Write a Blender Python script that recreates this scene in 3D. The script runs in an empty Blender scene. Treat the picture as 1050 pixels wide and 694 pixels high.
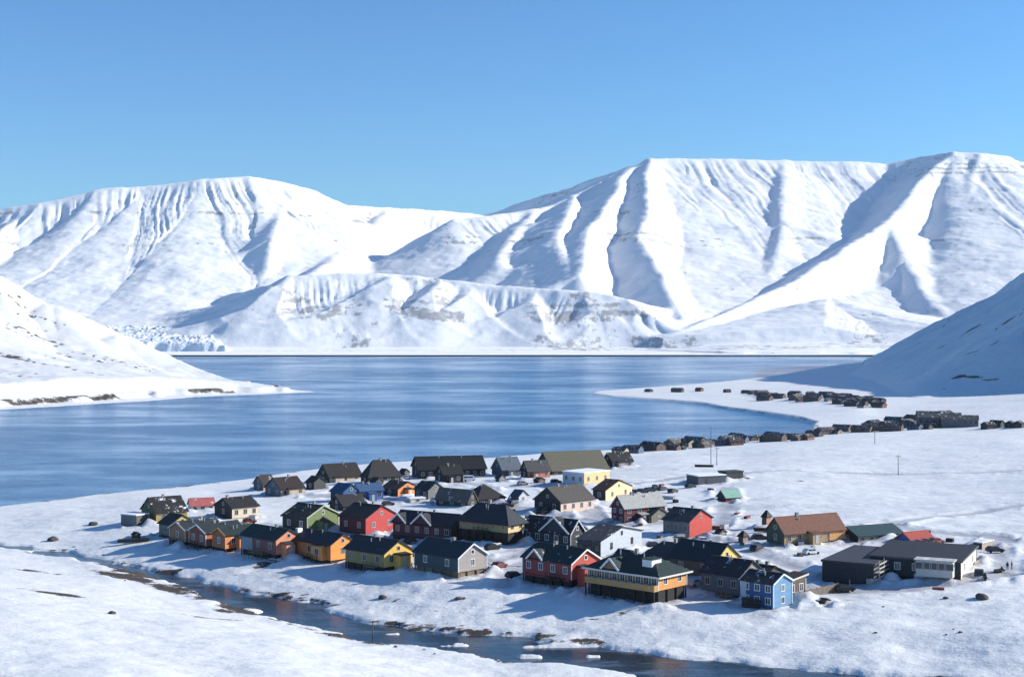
import bpy, bmesh, math, random
import numpy as np
from mathutils import Vector, Matrix

random.seed(7)
R = math.radians
C = bpy.context.scene.collection
SCN = bpy.context.scene

# ------------------------------------------------------------------ camera, sky, sun, exposure
F = 1458.0          # focal length in reference pixels (1050 wide)
S = 0.86            # design units -> metres
HC = 72.0           # eye height above the fjord, design units
HY = 342.0          # row of the horizon in the reference

cam = bpy.data.cameras.new('camera')
cam.sensor_width = 36.0
cam.lens = 36.0 * F / 1050.0
cam.shift_y = -(347.0 - HY) / 1050.0
cam.clip_start = 0.5
cam.clip_end = 60000.0
camo = bpy.data.objects.new('camera', cam)
C.objects.link(camo)
camo.location = (0, 0, HC * S)
camo.rotation_euler = (R(90), 0, 0)
SCN.camera = camo

SUN_EL, SUN_AZ = 24.0, 9.0      # elevation; degrees behind the picture plane, from the right
world = bpy.data.worlds.new('World')
SCN.world = world
world.use_nodes = True
nt = world.node_tree
sky = nt.nodes.new('ShaderNodeTexSky')
sky.sky_type = 'NISHITA'
sky.sun_disc = False
sky.sun_elevation = R(SUN_EL)
sky.sun_rotation = R(90 - SUN_AZ)
sky.altitude = 0
sky.air_density = 1.0
sky.dust_density = 0.3
sky.ozone_density = 6.0
bg = nt.nodes['Background']
bg.inputs['Strength'].default_value = 0.085
grade = nt.nodes.new('ShaderNodeMix'); grade.data_type = 'RGBA'; grade.blend_type = 'MULTIPLY'
grade.inputs[0].default_value = 1.0; grade.inputs[7].default_value = (.25, .342, .365, 1)      # a clear, cold polar sky
deep = nt.nodes.new('ShaderNodeGamma'); deep.inputs[1].default_value = 1.2
gain = nt.nodes.new('ShaderNodeVectorMath'); gain.operation = 'SCALE'; gain.inputs['Scale'].default_value = 3.15
nt.links.new(sky.outputs[0], grade.inputs[6])
nt.links.new(grade.outputs[2], deep.inputs[0]); nt.links.new(deep.outputs[0], gain.inputs[0])
nt.links.new(gain.outputs[0], bg.inputs['Color'])

sun = bpy.data.lights.new('sun', 'SUN')
sun.energy = 5.0
sun.angle = R(0.53)
sun.color = (1.0, 0.955, 0.86)
suno = bpy.data.objects.new('sun', sun)
C.objects.link(suno)
sd = Vector((math.cos(R(SUN_EL)) * math.cos(R(SUN_AZ)), math.cos(R(SUN_EL)) * math.sin(R(SUN_AZ)), math.sin(R(SUN_EL))))
suno.rotation_euler = sd.to_track_quat('Z', 'Y').to_euler()
suno.location = (300, 100, 400)

SCN.view_settings.view_transform = 'Standard'
SCN.view_settings.look = 'None'
SCN.view_settings.gamma = 1.0
SCN.view_settings.use_curve_mapping = False
SCN.view_settings.exposure = 0.63

# ------------------------------------------------------------------ noise
def _hash(ix, iy, seed):
    h = (ix.astype(np.int64) * 374761393 + iy.astype(np.int64) * 668265263 + seed * 974634777) & 0x7fffffff
    h = ((h ^ (h >> 13)) * 1274126177) & 0x7fffffff
    h = h ^ (h >> 16)
    return (h & 0xffff) / 65535.0

def vnoise(x, y, seed=0):
    x = np.asarray(x, float); y = np.asarray(y, float)
    ix = np.floor(x); iy = np.floor(y)
    fx = x - ix; fy = y - iy
    fx = fx * fx * fx * (fx * (fx * 6 - 15) + 10); fy = fy * fy * fy * (fy * (fy * 6 - 15) + 10)
    a = _hash(ix, iy, seed); b = _hash(ix + 1, iy, seed)
    c = _hash(ix, iy + 1, seed); d = _hash(ix + 1, iy + 1, seed)
    return (a + (b - a) * fx) * (1 - fy) + (c + (d - c) * fx) * fy

def fbm(x, y, seed=0, octv=4, gain=0.5):
    t = 0.0; amp = 1.0; tot = 0.0
    for k in range(octv):
        t = t + amp * vnoise(x * 2 ** k + 17.3 * k, y * 2 ** k - 9.1 * k, seed + k)
        tot += amp; amp *= gain
    return t / tot

def sstep(a, b, x):
    t = np.clip((x - a) / (b - a), 0, 1)
    return t * t * (3 - 2 * t)

# ------------------------------------------------------------------ picture rows/columns -> design coordinates
def PX(u, d): return (u - 525.0) / F * d
def PZ(v, d): return HC - (v - HY) / F * d
def DV(v, z): return (HC - z) * F / (v - HY)

def seg_dist(x, y, poly, closed=False):
    """distance to a polyline, with arclength, interpolated extra columns and side"""
    n = len(poly)
    best = np.full(x.shape, 1e18); tt = np.zeros(x.shape); side = np.zeros(x.shape)
    zz = np.zeros(x.shape)
    acc = 0.0
    for i in range(n if closed else n - 1):
        p = poly[i]; q = poly[(i + 1) % n]
        dx = q[0] - p[0]; dy = q[1] - p[1]
        L2 = dx * dx + dy * dy + 1e-9; L = math.sqrt(L2)
        t = np.clip(((x - p[0]) * dx + (y - p[1]) * dy) / L2, 0, 1)
        ex = x - (p[0] + t * dx); ey = y - (p[1] + t * dy)
        d2 = ex * ex + ey * ey
        m = d2 < best
        best = np.where(m, d2, best)
        tt = np.where(m, acc + t * L, tt)
        side = np.where(m, dx * (y - p[1]) - dy * (x - p[0]), side)
        if len(p) > 2:
            zz = np.where(m, p[2] + t * (q[2] - p[2]), zz)
        acc += L
    return np.sqrt(best), tt, zz, side

def seg_max(x, y, poly, fn):
    """highest of the slopes falling away from each piece of a crest line: height, distance, arclength, crest height"""
    best = np.full(x.shape, -1e9); dd = np.zeros(x.shape); tt = np.zeros(x.shape); zz = np.zeros(x.shape)
    acc = 0.0
    for i in range(len(poly) - 1):
        p = poly[i]; q = poly[i + 1]
        dx = q[0] - p[0]; dy = q[1] - p[1]
        L2 = dx * dx + dy * dy + 1e-9; L = math.sqrt(L2)
        t = np.clip(((x - p[0]) * dx + (y - p[1]) * dy) / L2, 0, 1)
        d = np.hypot(x - (p[0] + t * dx), y - (p[1] + t * dy))
        z = p[2] + t * (q[2] - p[2])
        e = t - ((x - p[0]) * dx + (y - p[1]) * dy) / L2          # non-zero only beyond the ends of this piece
        cr = dx * (y - p[1]) - dy * (x - p[0])
        c = np.where(np.abs(e) > 1e-9, np.abs(cr) / (L * np.maximum(d, 1e-6)), 1.0)
        h = fn(d, z, np.where(cr > 0, 1, -1), sstep(.62, .985, c))
        m = h > best
        best = np.where(m, h, best); dd = np.where(m, d, dd); tt = np.where(m, acc + t * L, tt); zz = np.where(m, z, zz)
        acc += L
    return best, dd, tt, zz

def inside(x, y, poly):
    r = np.zeros(x.shape, bool)
    n = len(poly)
    for i in range(n):
        x1, y1 = poly[i][:2]; x2, y2 = poly[(i + 1) % n][:2]
        if y1 == y2: continue
        c = ((y1 > y) != (y2 > y)) & (x < (x2 - x1) * (y - y1) / (y2 - y1) + x1)
        r ^= c
    return r

# ------------------------------------------------------------------ near land: village shore, fields, headland, shaded hill
def shore(lst):
    o = []
    for e in lst:
        d = e[2] if len(e) > 2 else DV(e[1], 0.0)
        o.append((PX(e[0], d), d))
    return o

LAND = shore([(-320, 552), (-120, 533), (0, 520), (60, 513), (100, 508), (150, 503), (200, 498), (260, 491), (300, 484.5), (360, 478),
              (430, 473), (500, 470), (590, 464), (650, 461), (720, 456), (760, 453), (800, 449.5), (826, 446), (833, 440),
              (832, 434), (815, 430.5), (790, 427), (760, 422.5), (735, 418.5), (715, 414.5), (690, 412), (655, 409), (625, 406.5),
              (606, 403.5), (612, 401.5), (645, 399.5), (700, 396), (735, 393), (770, 389.5), (800, 385), (860, 374.5), (900, 371)]) \
       + [(PX(1500, 3600), 3600), (PX(1500, 80), 80), (200, -60), (-200, -60), (PX(-320, 80), 80)]
HEAD = shore([(-320, 445), (-120, 430), (0, 420), (60, 416.5), (100, 414), (150, 411), (200, 407), (260, 404.5), (300, 403), (322, 401.8),
              (300, 399.5), (260, 394), (230, 390), (180, 386), (60, 383), (-320, 383)])

CP = []
def cp(u, v, z): d = DV(v, z); CP.append((u, d, z))
for a in [(-200, 540, 1), (-200, 560, 2), (0, 521, .8), (100, 509, .8), (200, 499, .8), (260, 492, 1), (330, 481, 1.2), (430, 474, 1.2), (500, 471, 1.2), (590, 465, 1.4), (650, 461.5, 1.5),
          (720, 456.5, 1.5), (760, 453.5, 1.5), (810, 449.5, 1.5),
          (60, 535, 3), (150, 515, 4), (300, 505, 5), (400, 495, 5.5), (500, 490, 6), (600, 482, 7), (650, 478, 8),
          (200, 540, 6), (300, 545, 6.5), (400, 545, 7), (500, 545, 8), (600, 545, 8.5), (700, 545, 9), (800, 545, 10), (900, 560, 11), (1040, 570, 12), (1200, 570, 14),
          (130, 552, 4.5), (190, 564, 5.5), (280, 577, 6.3), (390, 589, 7), (470, 596, 7.6), (590, 608, 8), (680, 623, 8), (795, 629, 8.4), (900, 604, 10), (1000, 598, 11),
          (900, 650, 8), (1040, 645, 9.5), (1200, 650, 12), (1040, 690, 8),
          (-150, 552, 1.4), (0, 559, 1.6), (65, 568, 1.8), (190, 597, 2.2), (290, 623, 2.7), (350, 641, 2.9), (415, 651, 3.1), (525, 664, 3.5), (675, 680, 4), (800, 692, 4.3), (950, 707, 5),
          (0, 578, 4.5), (100, 602, 5), (-150, 590, 7), (0, 600, 8), (0, 640, 12), (0, 690, 15), (200, 645, 8.5), (200, 690, 12), (400, 690, 8), (300, 655, 7), (600, 710, 5.5), (800, 735, 6.5),
          (760, 470, 9), (900, 480, 11), (1040, 480, 13), (1040, 451, 15), (900, 457, 12.5), (800, 463, 11), (700, 471, 9), (1200, 460, 20), (900, 520, 11), (1040, 520, 12.5),
          (800, 455, 5.5), (900, 447, 5), (1000, 440, 5), (1150, 436, 8),
          (860, 432, 2), (900, 425, 4), (760, 406, 4), (830, 416, 6), (880, 420, 7), (1000, 415, 10), (1050, 398, 15), (1150, 393, 25), (700, 402, 3), (640, 404, 1.5)]:
    cp(*a)
CP += [(100, 200, 22.0), (525, 200, 16), (900, 200, 15), (1250, 200, 18), (-250, 200, 22)]
for u in (-250, 150, 525, 900, 1300):
    CP += [(u, 100, 44.0), (u, 50, 56.0), (u, 12, 67.0), (u, 5, 69.0)]
for u in (-250, 150, 525): CP += [(u, 2200, 0.0), (u, 1000, 0.0), (u, 3600, 0)]
CP += [(800, 2300, 3.0), (900, 1800, 9.0), (950, 2400, 9), (1100, 2000, 14), (1200, 2600, 14), (1100, 3500, 6), (1300, 1500, 30)]
CPa = np.array(CP, float)
def _tc(u, d): return np.stack([(u - 525) / 150.0, np.log(np.maximum(d, 3.0)) * 3.0], -1)
_K = _tc(CPa[:, 0], CPa[:, 1])
def _phi(r2): return 0.5 * r2 * np.log(r2 + 1e-12)
_n = len(_K)
_A = np.zeros((_n + 3, _n + 3))
_A[:_n, :_n] = _phi(((_K[:, None] - _K[None]) ** 2).sum(-1)) + np.eye(_n) * 0.02
_A[:_n, _n] = 1; _A[:_n, _n + 1:] = _K; _A[_n, :_n] = 1; _A[_n + 1:, :_n] = _K.T
_w = np.linalg.solve(_A, np.concatenate([CPa[:, 2], np.zeros(3)]))
def tps(x, y):
    d = np.maximum(y, 3.0); u = 525 + F * x / d
    q = _tc(np.clip(u, -400, 1500), d)
    o = _w[_n] + q[..., 0] * _w[_n + 1] + q[..., 1] * _w[_n + 2]
    for k in range(_n):
        o = o + _w[k] * _phi((q[..., 0] - _K[k, 0]) ** 2 + (q[..., 1] - _K[k, 1]) ** 2)
    return o

STREAM_UV = [(-300, 545, 1.3, 5), (-100, 553, 1.5, 5), (0, 559, 1.6, 5), (65, 568, 1.8, 5), (120, 580, 2.0, 6), (190, 596, 2.2, 8), (235, 611, 2.4, 11), (290, 622, 2.7, 16), (350, 641, 2.9, 13),
             (415, 652, 3.1, 17), (470, 657, 3.3, 18), (525, 664, 3.5, 20), (600, 672, 3.8, 18), (675, 680, 4.0, 15), (800, 691, 4.3, 12), (950, 707, 5.0, 16), (1200, 730, 6, 16)]
STREAM = []
for (u, v, z, w) in STREAM_UV:
    d = DV(v, z); STREAM.append((PX(u, d), d, z, w))

def rp(u, v, d): return (PX(u, d), d, PZ(v, d))
HILLF = [(1000, 4200), (820, 3300), (640, 2600), (545, 2300), (480, 1900), (420, 1600), (370, 1350)]     # foot of the flank along the fjord
HILLB = [(370, 1350), (500, 1430), (640, 1440), (740, 1250), (880, 1050), (1300, 850)]              # foot toward the valley, swung forward out of view to throw shade
HRDG = [rp(-320, 120, 2100), rp(-150, 208, 2130), rp(-60, 253, 2150), rp(0, 282, 2150), rp(45, 309, 2150), rp(60, 313, 2150), rp(120, 343, 2120), rp(180, 371, 2080), rp(215, 384, 2020), rp(250, 393, 1950), rp(300, 400, 1820)]

def near_parts(x, y):
    """height plus the helper fields the ground material needs"""
    land_in = inside(x, y, LAND); head_in = inside(x, y, HEAD)
    dl = seg_dist(x, y, LAND, True)[0]; dh = seg_dist(x, y, HEAD, True)[0]
    sd_ = np.where(land_in, dl, -dl); sh_ = np.where(head_in, dh, -dh)
    wob = (fbm(x / 14, y / 14, 3, 3) - .5) * 5
    sdw = sd_ + wob * sstep(0, 40, np.abs(sd_) + 20); shw = sh_ + wob
    base = tps(x, y)
    # gentle wind-packed relief
    near = 1 - sstep(700, 1500, y)
    rel = (fbm(x / 60, y / 45, 11, 3) - .5) * 3.0 + (fbm(x / 17, y / 12, 12, 3) - .5) * 1.3 * near + (fbm(x / 5.5, y / 4.0, 13, 2) - .5) * .42 * near
    foot = sstep(230, 280, y)
    bk = sstep(2, 14, sd_) * np.exp(-((y - 330) / 75.0) ** 2) * sstep(-20, 60, x + 90)
    rel = rel + bk * ((fbm(x / 24, y / 20, 14, 4) - .5) * 4.2)
    base = np.maximum(base, .8) + rel * (0.6 + .4 * (1 - foot)) * sstep(-5, 60, sd_)
    # stream
    ds, ts, zs, ss = seg_dist(x, y, [p[:3] for p in STREAM])
    wid = seg_dist(x, y, [(p[0], p[1], p[3]) for p in STREAM])[2]
    dsw = ds + (fbm(x / 9, y / 7, 21, 3) - .5) * 7
    half = wid * .5
    bank = zs + np.maximum(dsw - half, 0) * .16 + .25
    flo = sstep(.66, .74, fbm(x / 13, y / 3.2, 23, 5, .62)) * sstep(14, 17, wid) * (.80 + .5 * fbm(x / 3, y / 3, 24, 3))
    bed = zs - .75 + flo
    k = sstep(-1.2, 1.0, dsw - half)
    strm = bed * (1 - k) + np.minimum(base, bank + 8 * sstep(20, 60, dsw - half)) * k
    z = np.where(dsw < half + 60, np.minimum(base + 1.2, strm), base)
    # beach
    z = np.minimum(z, .25 + np.maximum(sdw, 0) * .30 + .8 * sstep(2.5, 4.5, sdw))
    z = np.where(sdw < 0, -np.minimum(4.5, .4 - sdw * .12), z)
    # shaded hill: one steep flank falling toward the fjord
    dL, tL, _, sL = seg_dist(x, y, HILLF); dL = np.where(sL > 0, dL, -dL)
    dF, tF, _, sF = seg_dist(x, y, HILLB); dF = np.where(sF > 0, dF, -dF)
    tr = tL; dr = np.maximum(dL, 0)
    gul = 1 - np.abs(2 * fbm(tr / 75 + .5 * fbm(x / 160, y / 160, 31, 3), dr / 700, 32, 3) - 1)
    m1 = .535 * dL + .40 * np.maximum(dL - 300, 0); m2 = .62 * dF * (.25 + .75 * sstep(385, 540, x)) + 2 + 190 * sstep(560, 690, x) * sstep(0, 60, dF)  # extra height out of view, added to cast shade over the visible slopes
    kk = np.clip(.5 + .5 * (m2 - m1) / 14.0, 0, 1)
    hz = 7 + m2 * (1 - kk) + m1 * kk - 14.0 * kk * (1 - kk)
    hz = np.where(hz > 7, hz - (gul - .4) * 13 * sstep(8, 60, hz) + (fbm(x / 60, y / 60, 33, 5) - .5) * 14 * sstep(8, 40, hz), -5)
    hz = np.where(land_in & (y > 1150), np.minimum(hz, .5 + .6 * np.maximum(sd_, 0)), -5)
    z = np.where(land_in, np.maximum(z, hz), z)
    # headland
    qb0, dq, tq, zq = seg_max(x, y, HRDG, lambda d, z, sd3, k3: 7 + (z - 7) * np.exp(-(d / (130.0 + np.where(sd3 > 0, 170.0, 230.0) * k3)) ** 1.1))
    gul2 = 1 - np.abs(2 * fbm(tq / 45 + .5 * fbm(x / 120, y / 120, 41, 2), dq / 900, 42, 3) - 1)
    qz = qb0 - (gul2 - .4) * 5 * sstep(10, 150, dq) * sstep(8, 60, zq) + (fbm(x / 40, y / 40, 43, 4) - .5) * 5
    hb = np.minimum(qz, .3 + np.maximum(shw, 0) * .05 + 5.5 * sstep(26, 34, shw + (fbm(x / 30, y / 30, 44, 2) - .5) * 30) + np.maximum(shw - 45, 0) * .6)
    hb = np.where(shw < 0, -np.minimum(4.5, .4 - shw * .1), hb)
    z = np.where(sh_ > -60, np.maximum(z, hb), z)
    return z, dict(sd=sdw, sh=shw, ds=dsw - half, hill=(hz >= z - .01) & land_in, gul=gul, dr=dr, tr=tr, gul2=gul2, head=sh_ > 0, dq=dq, tq=tq, strm=zs)

def gz(x, y):
    """ground height in design units at design x, y"""
    return near_parts(np.atleast_1d(np.asarray(x, float)), np.atleast_1d(np.asarray(y, float)))[0]

def hit(u, v, d0=150.0, d1=2600.0):
    """first ground point seen along the line of sight of a picture position"""
    d = np.exp(np.linspace(math.log(d0), math.log(d1), 1600))
    x = PX(u, d); zr = PZ(v, d)
    g = gz(x, d)
    i = np.argmax(zr <= g)
    if zr[i] > g[i]: i = len(d) - 1
    d_ = d[i]; a = d[max(i - 1, 0)]
    dd = np.linspace(a, d_, 40); g2 = gz(PX(u, dd), dd); j = np.argmax(PZ(v, dd) <= g2)
    return PX(u, dd[j]) * S, dd[j] * S, g2[j] * S

def at(u, d):
    x = PX(u, d); return x * S, d * S, float(gz(x, d)[0]) * S

# ------------------------------------------------------------------ mesh helpers
def tagp(o, label=None, cat=None, group=None, kind=None):
    if label: o['label'] = label
    if cat: o['category'] = cat
    if group: o['group'] = group
    if kind: o['kind'] = kind
    return o

def link(name, me, mats, parent=None):
    o = bpy.data.objects.new(name, me); C.objects.link(o)
    for m in (mats if isinstance(mats, (list, tuple)) else [mats]):
        if m and m.name not in [x.name for x in me.materials if x]: me.materials.append(m)
    if parent: o.parent = parent
    return o

def empty(name, loc, rz=0.0):
    o = bpy.data.objects.new(name, None); C.objects.link(o)
    o.location = loc; o.rotation_euler = (0, 0, rz); o.empty_display_size = .3
    return o

def grid_mesh(name, X, Y, Z, attrs):
    r, c = X.shape
    n = r * c
    co = np.stack([X, Y, Z], -1).reshape(-1, 3).astype(np.float32)
    i = np.arange(n).reshape(r, c)
    q = np.stack([i[:-1, :-1], i[:-1, 1:], i[1:, 1:], i[1:, :-1]], -1).reshape(-1, 4).astype(np.int32)
    me = bpy.data.meshes.new(name)
    me.vertices.add(n); me.vertices.foreach_set('co', co.ravel())
    me.loops.add(q.size); me.loops.foreach_set('vertex_index', q.ravel())
    me.polygons.add(len(q)); me.polygons.foreach_set('loop_start', np.arange(0, q.size, 4, dtype=np.int32))
    me.update(calc_edges=True)
    me.polygons.foreach_set('use_smooth', np.ones(len(q), bool))
    for k, a in attrs.items():
        at_ = me.attributes.new(k, 'FLOAT', 'POINT'); at_.data.foreach_set('value', a.ravel().astype(np.float32))
    me.update()
    return me

# ------------------------------------------------------------------ materials
class NB:
    def __init__(s, name):
        s.m = bpy.data.materials.new(name); s.m.use_nodes = True
        s.t = s.m.node_tree; s.p = s.t.nodes['Principled BSDF']
        s.p.inputs['Roughness'].default_value = .8
    def n(s, ty, **kw):
        o = s.t.nodes.new(ty)
        for k, v in kw.items():
            if k in o.inputs.keys(): s.set(o.inputs[k], v)
            else: setattr(o, k, v)
        return o
    def set(s, inp, v):
        if hasattr(v, 'is_output'): s.t.links.new(v, inp)
        else:
            if isinstance(v, tuple) and len(v) == 3 and len(inp.default_value) == 4: v = v + (1,)
            inp.default_value = v
    def math(s, op, a, b=None, c=None):
        o = s.t.nodes.new('ShaderNodeMath'); o.operation = op
        for i, v in enumerate((a, b, c)):
            if v is not None: s.set(o.inputs[i], v)
        return o.outputs[0]
    def mix(s, f, a, b):
        o = s.t.nodes.new('ShaderNodeMix'); o.data_type = 'RGBA'
        s.set(o.inputs[0], f); s.set(o.inputs[6], a); s.set(o.inputs[7], b)
        return o.outputs[2]
    def ramp(s, f, a, b):
        o = s.t.nodes.new('ShaderNodeMapRange'); o.interpolation_type = 'SMOOTHSTEP'
        s.set(o.inputs[0], f); o.inputs[1].default_value = a; o.inputs[2].default_value = b
        return o.outputs[0]
    def noise(s, scale, detail=3, vec=None, stretch=None, rough=.55, kind='Object', rot=None):
        if vec is None:
            vec = s.t.nodes.new('ShaderNodeTexCoord').outputs[kind] if kind != 'Pos' else s.t.nodes.new('ShaderNodeNewGeometry').outputs['Position']
        if stretch or rot:
            mp = s.t.nodes.new('ShaderNodeMapping'); s.t.links.new(vec, mp.inputs[0])
            if stretch: mp.inputs['Scale'].default_value = stretch
            if rot: mp.inputs['Rotation'].default_value = rot
            vec = mp.outputs[0]
        o = s.t.nodes.new('ShaderNodeTexNoise'); s.t.links.new(vec, o.inputs['Vector'])
        o.inputs['Scale'].default_value = scale; o.inputs['Detail'].default_value = detail; o.inputs['Roughness'].default_value = rough
        return o.outputs[0]
    def bump(s, h, strength=.3, dist=.1):
        o = s.t.nodes.new('ShaderNodeBump'); s.set(o.inputs['Height'], h)
        o.inputs['Strength'].default_value = strength; o.inputs['Distance'].default_value = dist
        if s.p.inputs['Normal'].links: s.t.links.new(s.p.inputs['Normal'].links[0].from_socket, o.inputs['Normal'])
        s.t.links.new(o.outputs[0], s.p.inputs['Normal'])
    def out(s, col=None, rough=None):
        if col is not None: s.set(s.p.inputs['Base Color'], col)
        if rough is not None: s.set(s.p.inputs['Roughness'], rough)
        return s.m

def snow_near():
    b = NB('snow_ground')
    a = b.n('ShaderNodeAttribute', attribute_name='rock').outputs['Fac']
    d = b.n('ShaderNodeAttribute', attribute_name='trod').outputs['Fac']
    n1 = b.noise(.9, 4, kind='Pos', rough=.7); n2 = b.noise(.13, 4, kind='Pos', stretch=(1, 1.6, 1)); n3 = b.noise(.03, 3, kind='Pos')
    m = b.math('ADD', a, b.math('MULTIPLY', b.math('SUBTRACT', n1, .5), .9))
    m = b.math('ADD', m, b.math('MULTIPLY', b.math('SUBTRACT', n2, .5), .7))
    mask = b.ramp(m, .42, .62)
    snow = b.mix(b.ramp(n2, .3, .7), (.70, .705, .71), (.78, .775, .765))
    snow = b.mix(b.math('MULTIPLY', b.ramp(n3, .35, .7), .35), snow, (.65, .665, .69))
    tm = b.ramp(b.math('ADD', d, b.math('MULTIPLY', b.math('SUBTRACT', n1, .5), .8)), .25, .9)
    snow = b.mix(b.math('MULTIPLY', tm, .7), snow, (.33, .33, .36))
    soil = b.mix(b.noise(.35, 3, kind='Pos'), (.030, .028, .028), (.105, .078, .06))
    col = b.mix(mask, snow, soil)
    b.p.inputs['Specular IOR Level'].default_value = .25
    b.bump(b.noise(.22, 5, kind='Pos', stretch=(1, 1.5, 1), rough=.62), .55, .9)
    b.bump(b.noise(1.6, 3, kind='Pos', rough=.7), .35, .15)
    return b.out(col, b.mix(mask, (.55, .55, .55), (.9, .9, .9)))

def snow_far():
    b = NB('snow_mountain')
    a = b.n('ShaderNodeAttribute', attribute_name='rock').outputs['Fac']
    n1 = b.noise(.02, 5, kind='Pos', rough=.72, stretch=(1, 1, 1.6)); n2 = b.noise(.004, 4, kind='Pos')
    n4 = b.noise(.05, 3, kind='Pos', rough=.7, stretch=(1, .5, .25))
    m = b.math('ADD', a, b.math('MULTIPLY', b.math('SUBTRACT', n1, .5), 1.3))
    m = b.math('ADD', m, b.math('MULTIPLY', b.math('SUBTRACT', n4, .5), .8))
    mask = b.ramp(m, .40, .66)
    snow = b.mix(b.ramp(n2, .3, .7), (.86, .86, .87), (.91, .905, .90))
    rock = b.mix(b.noise(.015, 3, kind='Pos'), (.10, .095, .10), (.22, .20, .19))
    b.p.inputs['Specular IOR Level'].default_value = .2
    b.bump(b.noise(.02, 5, kind='Pos', rough=.7), .3, 8)
    return b.out(b.mix(b.math('MULTIPLY', mask, .62), snow, rock), .7)

def glacier_mat():
    b = NB('glacier_ice')
    n = b.noise(.02, 5, kind='Pos', rough=.7, stretch=(1, 1, .4))
    col = b.mix(b.ramp(n, .42, .62), (.86, .87, .89), (.60, .72, .82))
    b.bump(b.noise(.05, 4, kind='Pos', rough=.7), .6, 8)
    return b.out(col, .5)

def water_mat():
    b = NB('fjord_water')
    slick = b.noise(.0020, 6, kind='Pos', stretch=(1, 1.25, 1), rough=.64)
    slick2 = b.noise(.010, 5, kind='Pos', stretch=(.7, 1.6, 1), rough=.68)
    s_ = b.math('ADD', b.math('MULTIPLY', slick, .62), b.math('MULTIPLY', slick2, .45))
    k = b.ramp(s_, .47, .62)
    pale_streak = b.ramp(b.math('ADD', b.math('MULTIPLY', b.noise(.0036, 8, kind='Pos', stretch=(.9, 1.1, 1), rough=.7), .7), b.math('MULTIPLY', slick2, .4)), .555, .66)
    col = b.mix(k, (.001, .125, .30), (.012, .20, .42))  # slicks painted lighter: the mountains' reflection is put into the colour
    col = b.mix(b.math('MULTIPLY', pale_streak, .5), col, (.16, .36, .55))  # pale icy patches that also paint in the bright reflected streaks
    b.p.inputs['IOR'].default_value = 1.33; b.p.inputs['Specular IOR Level'].default_value = .17
    w1 = b.noise(.30, 4, kind='Pos', stretch=(.6, 1.4, 1), rough=.6)
    w2 = b.noise(1.4, 3, kind='Pos', stretch=(.7, 1.3, 1), rough=.6)
    o = b.t.nodes.new('ShaderNodeBump'); b.t.links.new(w1, o.inputs['Height']); o.inputs['Distance'].default_value = 2.4
    b.set(o.inputs['Strength'], b.math('SUBTRACT', .8, b.math('MULTIPLY', k, .55)))
    b.t.links.new(o.outputs[0], b.p.inputs['Normal'])
    b.bump(w2, .45, .16)
    return b.out(col, b.math('SUBTRACT', .22, b.math('MULTIPLY', k, .10)))

def stream_mat():
    b = NB('stream_water')
    n = b.noise(.12, 5, kind='Pos', stretch=(.6, 1.6, 1), rough=.65)
    col = b.mix(b.ramp(n, .45, .72), (.012, .02, .035), (.10, .14, .20))
    b.p.inputs['IOR'].default_value = 1.33
    b.bump(b.noise(1.2, 4, kind='Pos'), .35, .12)
    return b.out(col, b.mix(b.ramp(n, .5, .7), (.12, .12, .12), (.5, .5, .5)))

_MC = {}
def paint(name, col, rough=.75, var=.18, boards=0.0, metal=0.0):
    key = (name, col)
    if key in _MC: return _MC[key]
    b = NB(name)
    n = b.noise(1.3, 4, rough=.7); n2 = b.noise(9.0, 3, stretch=(1, 1, .15), rough=.7)
    f = b.math('ADD', b.math('MULTIPLY', n, .6), b.math('MULTIPLY', n2, .4))
    dark = tuple(c * (1 - var * 1.6) for c in col); lite = tuple(min(1, c * (1 + var)) for c in col)
    c_ = b.mix(b.ramp(f, .3, .7), dark, lite)
    if boards:
        st = b.ramp(b.noise(.45, 5, rough=.72), .48, .72)
        gr = sum(col) / 3
        c_ = b.mix(b.math('MULTIPLY', st, .38), c_, tuple(.55 * c + .45 * gr * .9 for c in col))
        g = b.t.nodes.new('ShaderNodeTexWave'); tc = b.t.nodes.new('ShaderNodeTexCoord')
        sx = b.t.nodes.new('ShaderNodeSeparateXYZ'); b.t.links.new(tc.outputs['Object'], sx.inputs[0])
        cb = b.t.nodes.new('ShaderNodeCombineXYZ'); b.t.links.new(b.math('ADD', sx.outputs[0], sx.outputs[1]), cb.inputs[0])
        b.t.links.new(cb.outputs[0], g.inputs['Vector']); g.inputs['Scale'].default_value = boards
        w = b.ramp(g.outputs['Fac'], .0, .25)
        c_ = b.mix(b.math('MULTIPLY', b.math('SUBTRACT', 1.0, w), .45), c_, tuple(c * .35 for c in col))
        b.bump(w, .4, .03)
    b.p.inputs['Metallic'].default_value = metal
    b.p.inputs['Specular IOR Level'].default_value = .3
    _MC[key] = b.out(c_, rough)
    return _MC[key]

def roof_mat(name, col, snow=.0):
    key = ('roof', col, snow)
    if key in _MC: return _MC[key]
    b = NB(name)
    n = b.noise(.5, 4, rough=.7); n2 = b.noise(2.4, 4, rough=.7)
    c_ = b.mix(b.ramp(n2, .3, .75), tuple(c * .75 for c in col), tuple(min(1, c * 1.3) for c in col))
    if snow > 0:
        m = b.math('ADD', b.math('MULTIPLY', n, .7), b.math('MULTIPLY', n2, .3))
        c_ = b.mix(b.ramp(m, .70 - .5 * snow, .78 - .5 * snow), c_, (.82, .83, .86))
    b.p.inputs['Specular IOR Level'].default_value = .25
    b.bump(n2, .3, .05)
    _MC[key] = b.out(c_, .7)
    return _MC[key]

def glass_mat():
    b = NB('window_glass')
    b.p.inputs['Specular IOR Level'].default_value = .6
    n = b.noise(.8, 2)
    return b.out(b.mix(n, (.012, .016, .022), (.05, .06, .075)), .12)
GLASS = glass_mat()
WHITE = paint('white_trim', (.74, .75, .76), .6, .06)

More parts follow.
